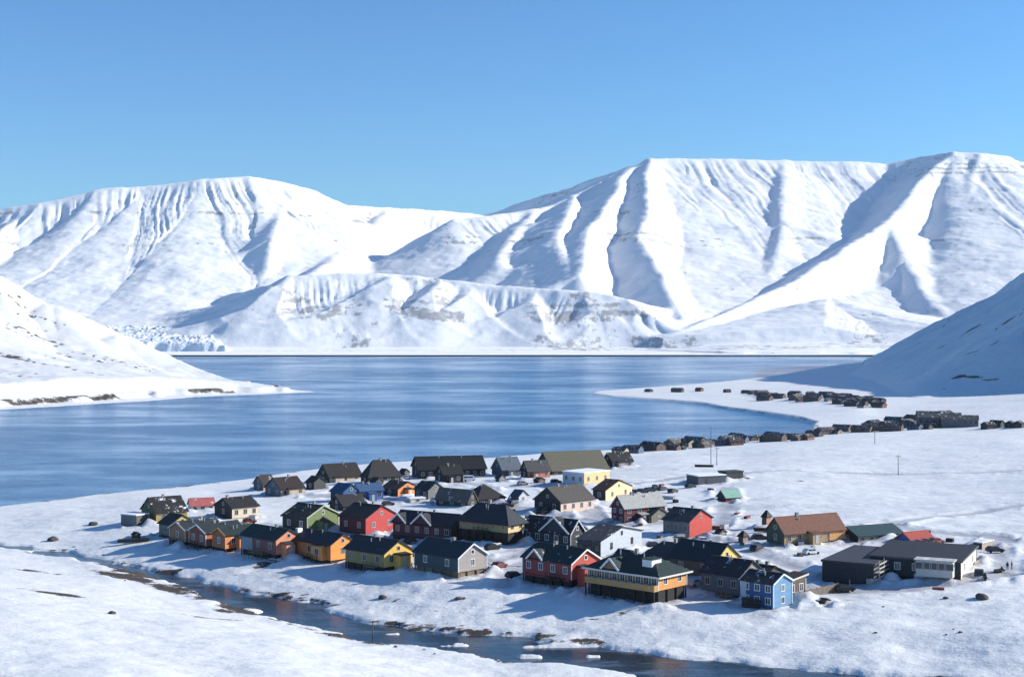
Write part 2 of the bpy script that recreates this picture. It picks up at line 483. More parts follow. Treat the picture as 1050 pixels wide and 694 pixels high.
# ------------------------------------------------------------------ the fjord and the land
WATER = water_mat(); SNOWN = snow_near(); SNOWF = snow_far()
me = bpy.data.meshes.new('fjord_water')
W_ = 12500.0
xs = [-W_, -2500, 2500, W_]; ys = [-400, 3000, 6000, 12600]
me.from_pydata([(x, y, 0) for y in ys for x in xs], [], [(j * 4 + i, j * 4 + i + 1, j * 4 + i + 5, j * 4 + i + 4) for j in range(3) for i in range(3)])
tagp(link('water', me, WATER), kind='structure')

ucol = np.linspace(-300, 1480, 900)
drow = np.concatenate([np.linspace(-40, 100, 30), np.exp(np.arange(math.log(103), math.log(3600), .0042))])
dd, uu = np.meshgrid(drow, ucol, indexing='ij')
XX = (uu - 525) / F * np.maximum(dd, 70.0); YY = dd.copy()
Z, A = near_parts(XX, YY)

def blotch(u, v, ru, rv, ang=0.0):
    d = DV(v, 6.0)
    uq = 525 + F * XX / np.maximum(YY, 5.0); vq = HY + (HC - Z) * F / np.maximum(YY, 5.0)
    ca, sa = math.cos(ang), math.sin(ang)
    e = (((uq - u) * ca + (vq - v) * sa) / ru) ** 2 + ((-(uq - u) * sa + (vq - v) * ca) / rv) ** 2
    return np.exp(-e)

rock = np.full(XX.shape, -.15)
nz = fbm(XX / 22, YY / 16, 51, 4); nz2 = fbm(XX / 6, YY / 5, 52, 3)
rock += .45 * np.clip(1 - np.abs(A['ds'] - 1.2) / 4.0, 0, 1) * sstep(.35, .6, nz) * 1.6
rock += np.where((A['sd'] > -1) & (A['sd'] < 9), .75 * (1 - np.abs(A['sd'] - 3.4) / 6) * sstep(.3, .6, nz), 0)
vill = np.exp(-((uu - 700) / 260.0) ** 2) * np.exp(-((YY - 480) / 140.0) ** 2)
rock += vill * (sstep(.46, .70, nz) * .42)
rock += sstep(.56, .72, fbm(XX / 40, YY / 14, 53, 4)) * .30 * (YY < 900)
lin = 1 - np.abs(2 * fbm(XX / 70 + YY / 45, YY / 11 - XX / 60, 58, 3) - 1)
rock += sstep(.90, .98, lin) * .46 * (YY < 420) * (uu < 620) * sstep(.4, .6, nz)
for bl in [(150, 597, 30, 5.5, .22), (120, 590, 30, 3, .2), (205, 606, 30, 4, .25), (255, 628, 30, 3, .2), (178, 606, 16, 3, .2), (228, 626, 18, 2.6, .12), (205, 614, 26, 2.2, .12), (300, 640, 40, 2.0, .28), (120, 583, 18, 2, .25), (25, 584, 30, 1.6, .12), (50, 607, 40, 1.5, .14),
           (470, 612, 10, 3, 0), (392, 605, 8, 2.2, 0), (845, 488, 12, 2, -.1), (820, 493, 7, 1.2, 0), (760, 660, 14, 1.6, 0), (640, 628, 16, 3, -.25), (700, 622, 12, 3, -.3)]:
    rock += blotch(*bl) * (.25 + .75 * nz2)
qs = XX * .45 + YY * .9; al = XX * .9 - YY * .45
lin2 = 1 - np.abs(2 * fbm(qs / 26, al / 300, 56, 4) - 1); lin3 = 1 - np.abs(2 * fbm(qs / 11, al / 190, 59, 3) - 1)
cliff = np.clip(1 - np.abs(A['sh'] - 31) / 13, 0, 1) * sstep(.36, .5, fbm(XX / 60, YY / 60, 54, 3)) * .95
headrock = np.where(A['head'], np.maximum((sstep(.86, .97, lin2) * .62 + sstep(.88, .97, lin3) * .5) * sstep(60, 120, A['sh']) * sstep(.38, .6, fbm(XX / 130, YY / 130, 60, 2)), cliff), 0)
rock += headrock
lin4 = 1 - np.abs(2 * fbm(A['tr'] / 46, A['dr'] / 260, 55, 4) - 1); lin5 = 1 - np.abs(2 * fbm(A['tr'] / 17, A['dr'] / 120, 66, 3) - 1)
hillrock = np.where(A['hill'], (sstep(.88, .98, lin4) * .5 + sstep(.9, .98, lin5) * .42) * sstep(10, 60, A['dr']), 0)
rock += hillrock
# trodden lanes and the road over the field
trod = np.zeros(XX.shape)
LANES = [[(1200, 500), (1050, 517), (945, 531), (905, 538), (860, 545), (800, 560), (745, 556), (690, 556), (640, 562)],
         [(1200, 566), (1050, 556), (1027, 552), (957, 545), (905, 538)],
         [(640, 540), (560, 528), (500, 515), (440, 516), (390, 513), (330, 508), (270, 508)],
         [(620, 562), (540, 566), (505, 575), (430, 556), (350, 547), (270, 536)],
         [(830, 606), (870, 607), (930, 604), (1030, 590)],
         [(300, 556), (345, 552), (420, 566), (452, 560)], [(560, 565), (530, 580), (515, 600)], [(700, 556), (735, 540), (745, 515), (742, 500)], [(500, 515), (500, 500), (470, 494), (400, 494), (320, 510)], [(720, 600), (700, 590), (720, 560)],
         [(640, 562), (600, 520), (560, 497), (500, 500)], [(640, 497), (700, 489), (800, 482), (930, 486), (1050, 482), (1200, 480)], [(880, 600), (840, 590), (800, 575), (770, 566)], [(1030, 590), (1030, 575), (1020, 565), (1027, 552)]]
for ln in LANES:
    pl = [hit(u, v)[:2] for (u, v) in ln]; pl = [(p[0] / S, p[1] / S) for p in pl]
    dq_ = seg_dist(XX, YY, pl)[0]
    trod += np.exp(-(dq_ / 3.6) ** 2) * .75
    Z = Z - .25 * np.exp(-(dq_ / 3.0) ** 2) + .55 * np.exp(-((dq_ - 5.6) / 1.4) ** 2) * sstep(.35, .6, fbm(XX / 7, YY / 7, 57, 3))
trod += vill * (.34 * sstep(.4, .7, nz2) + .30 * sstep(.45, .65, nz))
me = grid_mesh('snow_ground', XX * S, YY * S, Z * S, {'rock': rock, 'trod': trod})
tagp(link('ground', me, SNOWN), kind='structure')

# stream surface
vs = []; fs = []
pts = [Vector((p[0], p[1], 0)) for p in STREAM]
for i, p in enumerate(STREAM):
    t = (pts[min(i + 1, len(pts) - 1)] - pts[max(i - 1, 0)]).normalized(); nrm = Vector((-t.y, t.x, 0))
    for s_ in (-1, 1):
        q = pts[i] + nrm * s_ * (p[3] * .5 + 5)
        vs.append((q.x * S, q.y * S, (p[2] - .15) * S))
for i in range(len(STREAM) - 1): fs.append((2 * i, 2 * i + 1, 2 * i + 3, 2 * i + 2))
me = bpy.data.meshes.new('stream'); me.from_pydata(vs, [], fs)
tagp(link('stream', me, stream_mat()), kind='structure')

# ------------------------------------------------------------------ far mountains
RID = []     # (points, slope on the side toward the viewer/right, slope on the other side, foot height, gully amplitude)
def ridge(pts, s1=.55, s2=.55, gul=22, sc=85, foot=20, se=None): RID.append(([rp(*p) for p in pts], s1, s2, gul, sc, foot, se or max(s1, s2)))
# massif beyond the glacier
ridge([(-420, 262, 8000), (-120, 226, 8100), (0, 215, 8200), (40, 208, 8200), (100, 195, 8300), (150, 190, 8350), (205, 184, 8400), (255, 181, 8500), (285, 187, 8600), (320, 196, 8800), (352, 210, 9100),
       (395, 213, 9400), (455, 216, 9700), (500, 222, 9900), (560, 222, 10300)], .57, .10, 28, 120, 20, .9)
for (u0, v0, u1, v1, d1, rs, ls) in [(25, 212, -60, 290, 6900, .6, .8), (88, 225, 10, 318, 6500, .52, .75), (140, 215, 72, 326, 6400, .5, .7), (205, 190, 118, 330, 6350, .52, .9), (244, 205, 200, 318, 6600, .5, .7), (292, 205, 262, 290, 7000, .45, .85)]:
    um, vm = u0 * .62 + u1 * .38, v0 * .5 + v1 * .5 - 4
    ridge([(u0, v0, 8450), (um, vm, 7500), (u1, v1, d1)], rs, ls, 16, 70)
ridge([(395, 213, 9400), (380, 235, 8600), (345, 262, 7600), (320, 280, 6900)], .42, .5, 12, 90)
# low knoll in front
ridge([(205, 347, 5850), (230, 336, 5950), (262, 305, 6050), (300, 283, 6150), (350, 280, 6200), (400, 282, 6230), (450, 285, 6230), (500, 291, 6200), (560, 296, 6150), (610, 299, 6050), (640, 306, 5980), (668, 322, 5900), (700, 339, 5780), (730, 350, 5700)], .8, .10, 14, 60, 8)
for (u0, v0, u1, v1, rs, ls, d1) in [(300, 283, 250, 354, .36, .62, 5560), (398, 284, 372, 334, .34, .7, 5720), (452, 287, 420, 350, .42, .6, 5600), (486, 296, 470, 336, .36, .55, 5750), (556, 297, 530, 348, .32, .62, 5600), (622, 303, 622, 346, .34, .5, 5640)]:
    ridge([(u0, v0, 6170), (u0 * .42 + u1 * .58, v0 * .62 + v1 * .38, 5880), (u1, v1, d1)], rs, ls * 1.4, 9, 38, 8)
# big table mountain: its skyline, spurs and the shaded cirques
ridge([(470, 224, 7850), (485, 223, 7900), (520, 219, 8050), (545, 216, 8150), (590, 201, 8400), (630, 182, 8600), (668, 163, 8800)], .60, .55, 16, 130, 20, .62)
ridge([(668, 163, 8800), (700, 162, 8850), (760, 163.5, 8900), (800, 165, 8950), (870, 166, 9000), (905, 168, 9050), (940, 162, 9000), (975, 157, 8700),
       (1010, 157, 8700), (1030, 161, 8800), (1050, 170, 9000), (1120, 200, 9200), (1300, 230, 9500), (1500, 240, 9500)], .60, .08, 20, 130, 20, 1.1)
ridge([(548, 215, 8150), (530, 240, 7600), (510, 268, 7000)], .42, .6, 10, 60)
ridge([(592, 200, 8400), (582, 216, 7800), (573, 242, 7200), (585, 290, 6400)], .42, 1.15, 10, 60)
ridge([(648, 172, 8700), (629, 200, 8000), (604, 238, 7150), (594, 283, 6400)], .42, 1.15, 10, 60)
ridge([(668, 163, 8800), (664, 195, 8000), (656, 240, 7200), (680, 285, 6500), (700, 322, 6100)], .58, 1.2, 10, 60)
ridge([(800, 165, 8950), (800, 225, 7950), (792, 290, 7000)], .55, .38, 12, 70)
ridge([(975, 157, 8700), (945, 186, 8300), (912, 222, 7800), (880, 246, 7350), (850, 266, 7000), (822, 284, 6700), (785, 303, 6400), (745, 321, 6100), (705, 338, 5800), (680, 350, 5650)], .5, 1.2, 9, 70)
ridge([(905, 228, 7700), (925, 262, 7250), (948, 296, 6800), (980, 334, 6200), (1000, 350, 5900)], .6, .40, 10, 60)
ridge([(1005, 158, 8650), (990, 205, 8100), (975, 255, 7500), (992, 300, 6950), (1010, 330, 6400)], .5, 1.2, 12, 60)
ridge([(1032, 162, 8800), (1024, 200, 8300), (1040, 260, 7500), (1060, 310, 6700)], .5, .9, 12, 60)
ridge([(1120, 200, 9200), (1120, 260, 7800), (1140, 320, 6500)], .55, .6, 12, 60)
ridge([(800, 318, 6250), (850, 306, 6350), (900, 316, 6300), (930, 332, 6050)], .22, .22, 4, 60, 8)

GLX = [rp(-420, 300, 7600), rp(60, 314, 6800), rp(110, 330, 6250), rp(165, 342, 5850), rp(225, 348, 5600)]
def far_height(x, y):
    w1 = (fbm(x / 420, y / 420, 61, 3) - .5) * 120
    w2 = (fbm(x / 420, y / 420, 62, 3) - .5) * 120
    xs_, ys_ = x + w1 * .55, y + w2 * .55
    sh = 5480 + (fbm(x / 500, x * 0, 63, 3) - .5) * 160
    u_ = 525 + F * x / y
    sh = sh - 780 * sstep(655, 770, u_) + (fbm(u_ / 30, y * 0, 64, 2) - .5) * 160 * sstep(655, 770, u_)
    h = np.minimum((y - sh) * .05, 12) + np.maximum(y - sh - 200, 0) * .028
    h = np.where(y < sh, -3.5, np.maximum(h, .6))
    lo = h.copy()
    cap = np.maximum((y - np.maximum(sh, 5400) - 150), 0) * .55
    for (pts_, s1, s2, gul, sc, foot, se) in RID:
        def fall(d, z, sd3, k3):
            sm = se
            a = np.maximum(z - foot, 15) * 1.6
            d = np.sqrt(d * d + 900.0) - 30.0
            return z - a * (1 - np.exp(-d * (sm + (np.where(sd3 < 0, s1, s2) - sm) * k3) / a))
        zb, d, t, zr = seg_max(xs_, ys_, pts_, fall)
        seed = int(abs(pts_[0][0])) % 97 + 100
        tw = t + (fbm(t / 600, d / 700, seed, 3) - .5) * sc * 1.2
        g = np.abs(2 * vnoise(tw / sc, d / 2600, seed + 1) - 1) * .55 + np.abs(2 * vnoise(tw / (sc * .42), d / 1500, seed + 2) - 1) * .28 + np.abs(2 * vnoise(tw / (sc * .13), d / 700, seed + 3) - 1) * .30
        z = zb - gul * (1 - g) * sstep(8, 160, d) * np.exp(-d / 1600) * 1.6
        z = np.minimum(z, lo + cap); kq = np.clip(.5 + .5 * (z - h) / 22.0, 0, 1); h = h * (1 - kq) + z * kq + 22.0 * kq * (1 - kq) * .8
    det = (fbm(x / 260, y / 260, 71, 5, .55) - .5)
    h = h + det * 26 * sstep(30, 240, h) + (fbm(x / 70, y / 45, 72, 3) - .5) * 6 * sstep(15, 60, h)
    return h

ucol = np.linspace(-330, 1400, 1080)
drow = np.concatenate([np.arange(4500, 9200, 9.0), np.arange(9200, 12600, 40.0)])
dd, uu = np.meshgrid(drow, ucol, indexing='ij')
XX = (uu - 525) / F * dd; YY = dd
Z = far_height(XX, YY)
gy = np.gradient(Z, drow, axis=0); gx = np.gradient(Z, axis=1) / np.gradient(XX, axis=1)
slope = np.hypot(gx, gy)
strata = np.abs(2 * vnoise(Z / 34 + (fbm(XX / 900, YY / 900, 81, 2)) * 2.0, Z * 0, 82) - 1)
patch = fbm(XX / 330, YY / 330, 83, 4)
spk = 1 - np.abs(2 * fbm(XX / 60, YY / 210, 85, 5, .65) - 1)
rock = -.09 + .20 * sstep(.8, .97, spk) * sstep(.4, .6, patch) + sstep(.45, .95, slope) * .20 + sstep(.6, .95, strata) * sstep(.42, .62, patch) * .34 * sstep(.25, .5, slope) + sstep(.5, .72, patch) * .22
rock += .34 * (1 - sstep(10, 150, Z)) * sstep(1, 8, Z) * sstep(.42, .6, patch)
rock += .22 * (YY < 6350) * sstep(60, 150, Z) * sstep(.5, .66, fbm(XX / 60, YY / 90, 84, 5, .65))
rock = np.where(Z < 2.5, -.8, rock)
rock -= .35 * (Z > 700) * sstep(.25, .1, slope)
me = grid_mesh('far_mountains', XX * S, YY * S, Z * S, {'rock': rock})
tagp(link('hills', me, SNOWF), kind='structure')

# glacier tongue with a crevassed calving front
ux = np.linspace(-200, 250, 420)
dq = np.arange(5380, 7600, 8.0)
dd, uu = np.meshgrid(dq, ux, indexing='ij')
XX = (uu - 525) / F * dd; YY = dd
front = 5430 + (fbm(XX / 90, YY * 0, 91, 3) - .5) * 70 + np.maximum(uu - 232, 0) * 3
up = np.maximum(YY - front, 0)
cre = np.abs(2 * fbm(XX / 11 + fbm(XX / 60, YY / 60, 94, 2) * 5, YY / 90, 92, 4, .62) - 1)
Zg = 40 * sstep(0, 34, up) + up * .105 + (cre - .35) * 15 * sstep(10, 60, up) * (1 - sstep(900, 1900, up) * .7) - 6
edge = sstep(252, 218, uu + (fbm(XX / 120, YY / 120, 93, 3) - .5) * 30)
Zg = np.where(YY < front, -6, Zg * edge - 8 * (1 - edge))
me = grid_mesh('glacier', XX * S, YY * S, Zg * S, {})
tagp(link('glacier', me, glacier_mat()), kind='structure')
# ------------------------------------------------------------------ building kit
def bm_box(bm, x0, x1, y0, y1, z0, z1, mi=0):
    vs = [bm.verts.new(p) for p in ((x0, y0, z0), (x1, y0, z0), (x1, y1, z0), (x0, y1, z0), (x0, y0, z1), (x1, y0, z1), (x1, y1, z1), (x0, y1, z1))]
    for f in ((0, 3, 2, 1), (4, 5, 6, 7), (0, 1, 5, 4), (1, 2, 6, 5), (2, 3, 7, 6), (3, 0, 4, 7)):
        bm.faces.new([vs[i] for i in f]).material_index = mi

def bm_slab(bm, a, b, c, d, th, mi=0):
    """a thick sheet through four corners, thickness measured upward along its normal"""
    a, b, c, d = map(Vector, (a, b, c, d))
    n = (b - a).cross(d - a).normalized()
    if n.z < 0: n = -n
    lo = [bm.verts.new(p) for p in (a, b, c, d)]; hi = [bm.verts.new(p + n * th) for p in (a, b, c, d)]
    bm.faces.new(lo).material_index = mi; bm.faces.new(hi).material_index = mi
    for i in range(4):
        bm.faces.new((lo[i], lo[(i + 1) % 4], hi[(i + 1) % 4], hi[i])).material_index = mi

def bm_bar(bm, p, q, w, h=None, mi=0):
    p, q = Vector(p), Vector(q); t = (q - p).normalized(); h = h or w
    up = Vector((0, 0, 1)) if abs(t.z) < .95 else Vector((1, 0, 0))
    s = t.cross(up).normalized(); u = s.cross(t)
    c = [(-w / 2, -h / 2), (w / 2, -h / 2), (w / 2, h / 2), (-w / 2, h / 2)]
    A_ = [bm.verts.new(p + s * a + u * b) for a, b in c]; B_ = [bm.verts.new(q + s * a + u * b) for a, b in c]
    bm.faces.new(A_[::-1]).material_index = mi; bm.faces.new(B_).material_index = mi
    for i in range(4): bm.faces.new((A_[i], A_[(i + 1) % 4], B_[(i + 1) % 4], B_[i])).material_index = mi

def bm_done(bm, name):
    bmesh.ops.recalc_face_normals(bm, faces=bm.faces)
    me = bpy.data.meshes.new(name); bm.to_mesh(me); bm.free()
    return me

_WIN = {}
def window_meshes(w, h, cross):
    k = (round(w, 1), round(h, 1), cross)
    if k not in _WIN:
        w, h = k[0], k[1]; t = .12
        bm = bmesh.new()
        bm_box(bm, -w / 2 - t, -w / 2, -.06, .05, -h / 2 - t, h / 2 + t); bm_box(bm, w / 2, w / 2 + t, -.06, .05, -h / 2 - t, h / 2 + t)
        bm_box(bm, -w / 2, w / 2, -.06, .05, h / 2, h / 2 + t); bm_box(bm, -w / 2, w / 2, -.09, .05, -h / 2 - t, -h / 2)
        if cross: bm_box(bm, -.035, .035, -.045, .05, -h / 2, h / 2)
        fr = bm_done(bm, 'window')
        bm = bmesh.new(); bm_box(bm, -w / 2, w / 2, -.02, .04, -h / 2, h / 2); pn = bm_done(bm, 'pane')
        _WIN[k] = (fr, pn)
    return _WIN[k]

def add_window(root, pos, face, w=1.2, h=1.3, cross=True, mat=None):
    fr, pn = window_meshes(w, h, cross)
    mat = mat or GREYF
    o = link('window', fr, WHITE, root)
    if mat is not WHITE:
        o.material_slots[0].link = 'OBJECT'; o.material_slots[0].material = mat
    o.location = pos; o.rotation_euler = (0, 0, {'L': R(-90), 'R': 0, 'B': R(90), 'A': R(180)}[face])
    link('pane', pn, GLASS, o)
    return o

def add_door(root, pos, face, mat, w=1.0, h=2.05):
    bm = bmesh.new(); bm_box(bm, -w / 2, w / 2, -.05, .05, 0, h)
    o = link('door', bm_done(bm, 'door'), mat, root); o.location = pos; o.rotation_euler = (0, 0, R(-90) if face == 'L' else 0)
    bm = bmesh.new(); bm_box(bm, w / 2 - .17, w / 2 - .09, -.10, -.05, h * .48, h * .53)
    link('handle', bm_done(bm, 'handle'), STEEL, o)
    return o

STEEL = paint('galvanised_steel', (.42, .43, .45), .45, .1, metal=.6)
DARKWOOD = paint('tarred_timber', (.028, .026, .026), .8, .25, boards=2.2)
PLANK = paint('weathered_planks', (.20, .15, .10), .85, .25, boards=2.0)
CONC = paint('concrete', (.28, .27, .26), .85, .15)
GREYF = paint('grey_window_frame', (.42, .42, .42), .6, .08)
BLACKM = paint('black_rubber', (.015, .015, .016), .8, .1)
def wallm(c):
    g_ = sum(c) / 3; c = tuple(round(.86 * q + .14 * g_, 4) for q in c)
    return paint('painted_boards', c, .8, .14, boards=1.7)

def solve_len(P, e, uend):
    """length along a level direction e from P until it reaches a picture column"""
    q = uend - 525.0
    return (q * P[1] - F * P[0]) / (F * e[0] - q * e[1])

def build_house(name, cat, label, u, v, wl, wr, hw, hr, ridge='L', phi=42, hs=1.0, cl=(.3, .3, .3), cr=None, rc=(.03, .032, .04), snow=.15,
                trim=None, nl=2, nr=1, rows=None, roof='gable', over=.5, chim=None, skirt=None, dormers=(), cross=True, gw=True, d=None, group=None, door=None, wmat=None, deep=None, extras=True):
    P = hit(u, v) if d is None else at(u, d)
    k = F / P[1]
    p = R(phi)
    eR = (math.sin(p), math.cos(p)); eL = (-math.cos(p), math.sin(p))
    Wr = max(1.5, solve_len(P, eR, u + wr)); Wl = max(1.5, solve_len(P, eL, u - wl))
    if deep:
        if wr <= 8: Wr = deep
        if wl <= 8: Wl = deep
    H = hw / k; HS = hs / k; HR = hr / k
    base = P[2] - .15
    root = empty(name, (P[0], P[1], base), R(90 - phi))
    tagp(root, label, cat, group)
    ax = (lambda a, b, z: (b, a, z)) if ridge == 'L' else (lambda a, b, z: (a, b, z))
    Ln, Wd = (Wl, Wr) if ridge == 'L' else (Wr, Wl)
    z0, z1 = HS, HS + H; zt = z1 + HR
    cr = cr or cl
    mL, mR = wallm(cl), wallm(cr)  # left colours mostly darkened: the shade of that side is put into the paint
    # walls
    bm = bmesh.new()
    def quad(pts, mi):
        f = bm.faces.new([bm.verts.new(q) for q in pts]); f.material_index = mi
    def miof(face): return 0 if face == 'L' else 1
    if roof in ('gable',):
        endA = [ax(0, 0, z0), ax(0, Wd, z0), ax(0, Wd, z1), ax(0, Wd / 2, zt - .02), ax(0, 0, z1)]
        endB = [ax(Ln, 0, z0), ax(Ln, Wd, z0), ax(Ln, Wd, z1), ax(Ln, Wd / 2, zt - .02), ax(Ln, 0, z1)]
    else:
        endA = [ax(0, 0, z0), ax(0, Wd, z0), ax(0, Wd, z1), ax(0, 0, z1)]
        endB = [ax(Ln, 0, z0), ax(Ln, Wd, z0), ax(Ln, Wd, z1), ax(Ln, 0, z1)]
        if roof == 'shed':
            endA = [ax(0, 0, z0), ax(0, Wd, z0), ax(0, Wd, zt), ax(0, 0, z1)]; endB = [ax(Ln, 0, z0), ax(Ln, Wd, z0), ax(Ln, Wd, zt), ax(Ln, 0, z1)]
    sideF = [ax(0, 0, z0), ax(Ln, 0, z0), ax(Ln, 0, z1), ax(0, 0, z1)]
    zb = zt if roof == 'shed' else z1
    sideB = [ax(0, Wd, z0), ax(Ln, Wd, z0), ax(Ln, Wd, zb), ax(0, Wd, zb)]
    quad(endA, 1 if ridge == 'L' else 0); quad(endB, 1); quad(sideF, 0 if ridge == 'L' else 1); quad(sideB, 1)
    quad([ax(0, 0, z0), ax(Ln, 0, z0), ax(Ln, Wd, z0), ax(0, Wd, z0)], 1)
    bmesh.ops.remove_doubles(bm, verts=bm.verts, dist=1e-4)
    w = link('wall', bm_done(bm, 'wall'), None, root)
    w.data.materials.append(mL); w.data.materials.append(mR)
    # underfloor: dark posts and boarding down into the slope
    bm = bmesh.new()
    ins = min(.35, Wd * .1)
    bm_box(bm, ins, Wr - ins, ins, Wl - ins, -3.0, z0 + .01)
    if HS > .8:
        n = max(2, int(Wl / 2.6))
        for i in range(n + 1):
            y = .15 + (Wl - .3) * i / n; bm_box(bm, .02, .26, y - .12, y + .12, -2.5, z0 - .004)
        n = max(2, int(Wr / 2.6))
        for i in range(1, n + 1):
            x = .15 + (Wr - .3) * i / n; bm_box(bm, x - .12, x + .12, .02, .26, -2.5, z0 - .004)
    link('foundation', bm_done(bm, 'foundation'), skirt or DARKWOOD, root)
    # roof
    if .1 < snow < .2: snow = random.Random(int(u * 3 + v)).choice([.10, .18, .24, .30])
    rm = roof_mat('dark_roofing', rc, snow)
    bm = bmesh.new(); th = .22; ov = over; g = over * .8
    top = zt
    if roof == 'gable':
        sl = HR / (Wd / 2); e = z1 - ov * sl
        bm_slab(bm, ax(-g, -ov, e), ax(Ln + g, -ov, e), ax(Ln + g, Wd / 2, zt), ax(-g, Wd / 2, zt), th)
        bm_slab(bm, ax(-g, Wd + ov, e), ax(Ln + g, Wd + ov, e), ax(Ln + g, Wd / 2 + .003, zt), ax(-g, Wd / 2 + .003, zt), th)
        bm_bar(bm, ax(-g, Wd / 2, zt + th * .95), ax(Ln + g, Wd / 2, zt + th * .95), .3, .16)
    elif roof == 'hip':
        sl = HR / (Wd / 2); e = z1 - ov * sl; i_ = min(Wd / 2, Ln / 2 - .3)
        c = [ax(-ov, -ov, e), ax(Ln + ov, -ov, e), ax(Ln + ov, Wd + ov, e), ax(-ov, Wd + ov, e)]
        r0, r1 = ax(i_, Wd / 2, zt), ax(Ln - i_, Wd / 2, zt)
        vv = [bm.verts.new(q) for q in c] + [bm.verts.new(r0), bm.verts.new(r1)]
        lo = [bm.verts.new((q[0], q[1], q[2] - th)) for q in c]
        for f in ((0, 1, 5, 4), (2, 3, 4, 5), (1, 2, 5), (3, 0, 4)): bm.faces.new([vv[j] for j in f])
        bm.faces.new(lo)
        for j in range(4): bm.faces.new((vv[j], vv[(j + 1) % 4], lo[(j + 1) % 4], lo[j]))
    elif roof == 'shed':
        sl = HR / Wd
        bm_slab(bm, ax(-g, -ov, z1 - ov * sl), ax(Ln + g, -ov, z1 - ov * sl), ax(Ln + g, Wd + ov, zt + ov * sl), ax(-g, Wd + ov, zt + ov * sl), th)
    else:
        bm_box(bm, -.25, Wr + .25, -.25, Wl + .25, z1, z1 + max(.25, HR)); top = z1 + max(.25, HR)
    ro = link('roof', bm_done(bm, 'roof'), rm, root)
    if chim:
        for f in chim:
            a = Ln * f; q = ax(a, Wd * .5, zt) if roof != 'flat' else ax(a, Wd * .6, top)
            bm = bmesh.new(); bm_box(bm, q[0] - .35, q[0] + .35, q[1] - .35, q[1] + .35, q[2] - .5, q[2] + .9)
            bm_box(bm, q[0] - .42, q[0] + .42, q[1] - .42, q[1] + .42, q[2] + .9, q[2] + 1.02)
            link('chimney', bm_done(bm, 'chimney'), CONC, ro)
    # trim: corner boards, barge boards, each a piece of its own
    if trim:
        tm = paint('trim_boards', trim, .65, .06)
        def board(nm, p, q, w_, h_):
            bm = bmesh.new(); bm_bar(bm, p, q, w_, h_); link(nm, bm_done(bm, nm), tm, root)
        for (x, y) in ((0, 0), (Wr, 0), (0, Wl)):
            board('corner_board', (x, y, z0), (x, y, z1 - .02), .18, .18)
        if roof == 'gable':
            for a in ((-g - .03, Ln + g + .03)):
                pk = ax(a, Wd / 2, zt + .08)
                for b in (-ov, Wd + ov): board('barge_board', ax(a, b, e + .08), pk, .10, .34)
        elif roof in ('shed', 'hip'):
            sl_ = HR / Wd
            zz = e - th * .5 if roof == 'hip' else z1 - ov * sl_ + .02
            board('fascia', ax(-ov - .04, -ov - .04, zz), ax(Ln + ov + .04, -ov - .04, zz), .10, .34)
            if roof == 'hip': board('fascia', ax(-ov - .045, -ov + .02, zz), ax(-ov - .045, Wd + ov + .04, zz), .10, .34)
            else: board('fascia', ax(-g - .04, -ov + .02, zz), ax(-g - .04, Wd + ov, zt + ov * sl_ + .02), .10, .34)
    # windows
    if trim and not wmat: wmat = WHITE
    rows = rows or (2 if H > 4.6 else 1)
    wh = min(1.35, H / rows * .48); ww = 1.15
    for r in range(rows):
        zc = z0 + H * (r + .54) / rows
        for (n, face, W_) in ((nl, 'L', Wl), (nr, 'R', Wr)):
            for i in range(n):
                c = W_ * (i + .5) / n
                if W_ / max(n, 1) < 1.8: continue
                add_window(root, (0, c, zc) if face == 'L' else (c, 0, zc), face, ww, wh, cross, wmat)
    if roof == 'gable' and gw and HR > 1.9:
        if ridge == 'L': add_window(root, (Wd / 2, 0, z1 + HR * .33), 'R', .8, .8, False, wmat)
        else: add_window(root, (0, Wd / 2, z1 + HR * .33), 'L', .8, .8, False, wmat)
    if door:
        face, f, c = door
        q = (0, Wl * f, z0 + .03) if face == 'L' else (Wr * f, 0, z0 + .03)
        add_door(root, q, face, paint('door_paint', c, .6, .08), h=min(2.05, H * .85))
    # dormers on the roof slope that faces the front side
    for dm in dormers:
        kind, f, dw, dh = dm[:4]
        a = Ln * f
        sl = HR / (Wd / 2)
        bm = bmesh.new()
        if kind == 'gable':       # cross gable flush with the wall
            depth = Wd / 2 * .8
            pz = z1 + dh
            f0 = -.28
            tri = [ax(a - dw / 2, f0, z1 - .35), ax(a + dw / 2, f0, z1 - .35), ax(a + dw / 2, f0, z1 + .0), ax(a, f0, pz), ax(a - dw / 2, f0, z1 + .0)]
            bk = [ax(a - dw / 2, depth, z1 - .35), ax(a + dw / 2, depth, z1 - .35), ax(a + dw / 2, depth, z1), ax(a, depth, pz), ax(a - dw / 2, depth, z1)]
            A_ = [bm.verts.new(q) for q in tri]; B_ = [bm.verts.new(q) for q in bk]
            bm.faces.new(A_); bm.faces.new(B_)
            for j in range(5): bm.faces.new((A_[j], A_[(j + 1) % 5], B_[(j + 1) % 5], B_[j]))
            do = link('dormer', bm_done(bm, 'dormer'), mL if ridge == 'L' else mR, root)
            bm = bmesh.new()
            for sg in (-1, 1):
                bm_slab(bm, ax(a + sg * (dw / 2 + .35), f0 - .35, z1 - .35 * 2 * dh / dw), ax(a, f0 - .35, pz), ax(a, depth + .3, pz), ax(a + sg * (dw / 2 + .35), depth + .3, z1 - .35 * 2 * dh / dw), .2)
            link('dormer_roof', bm_done(bm, 'dormer_roof'), rm, do)
            for sg in (-1, 1):
                bm = bmesh.new(); bm_bar(bm, ax(a + sg * (dw / 2 + .38), f0 - .4, z1 - .38 * 2 * dh / dw + .08), ax(a, f0 - .4, pz + .08), .12, .42)
                link('barge_board', bm_done(bm, 'barge_board'), WHITE, do)
        else:
            y0 = Wd * .16; zb_ = z1 + sl * y0 - .2
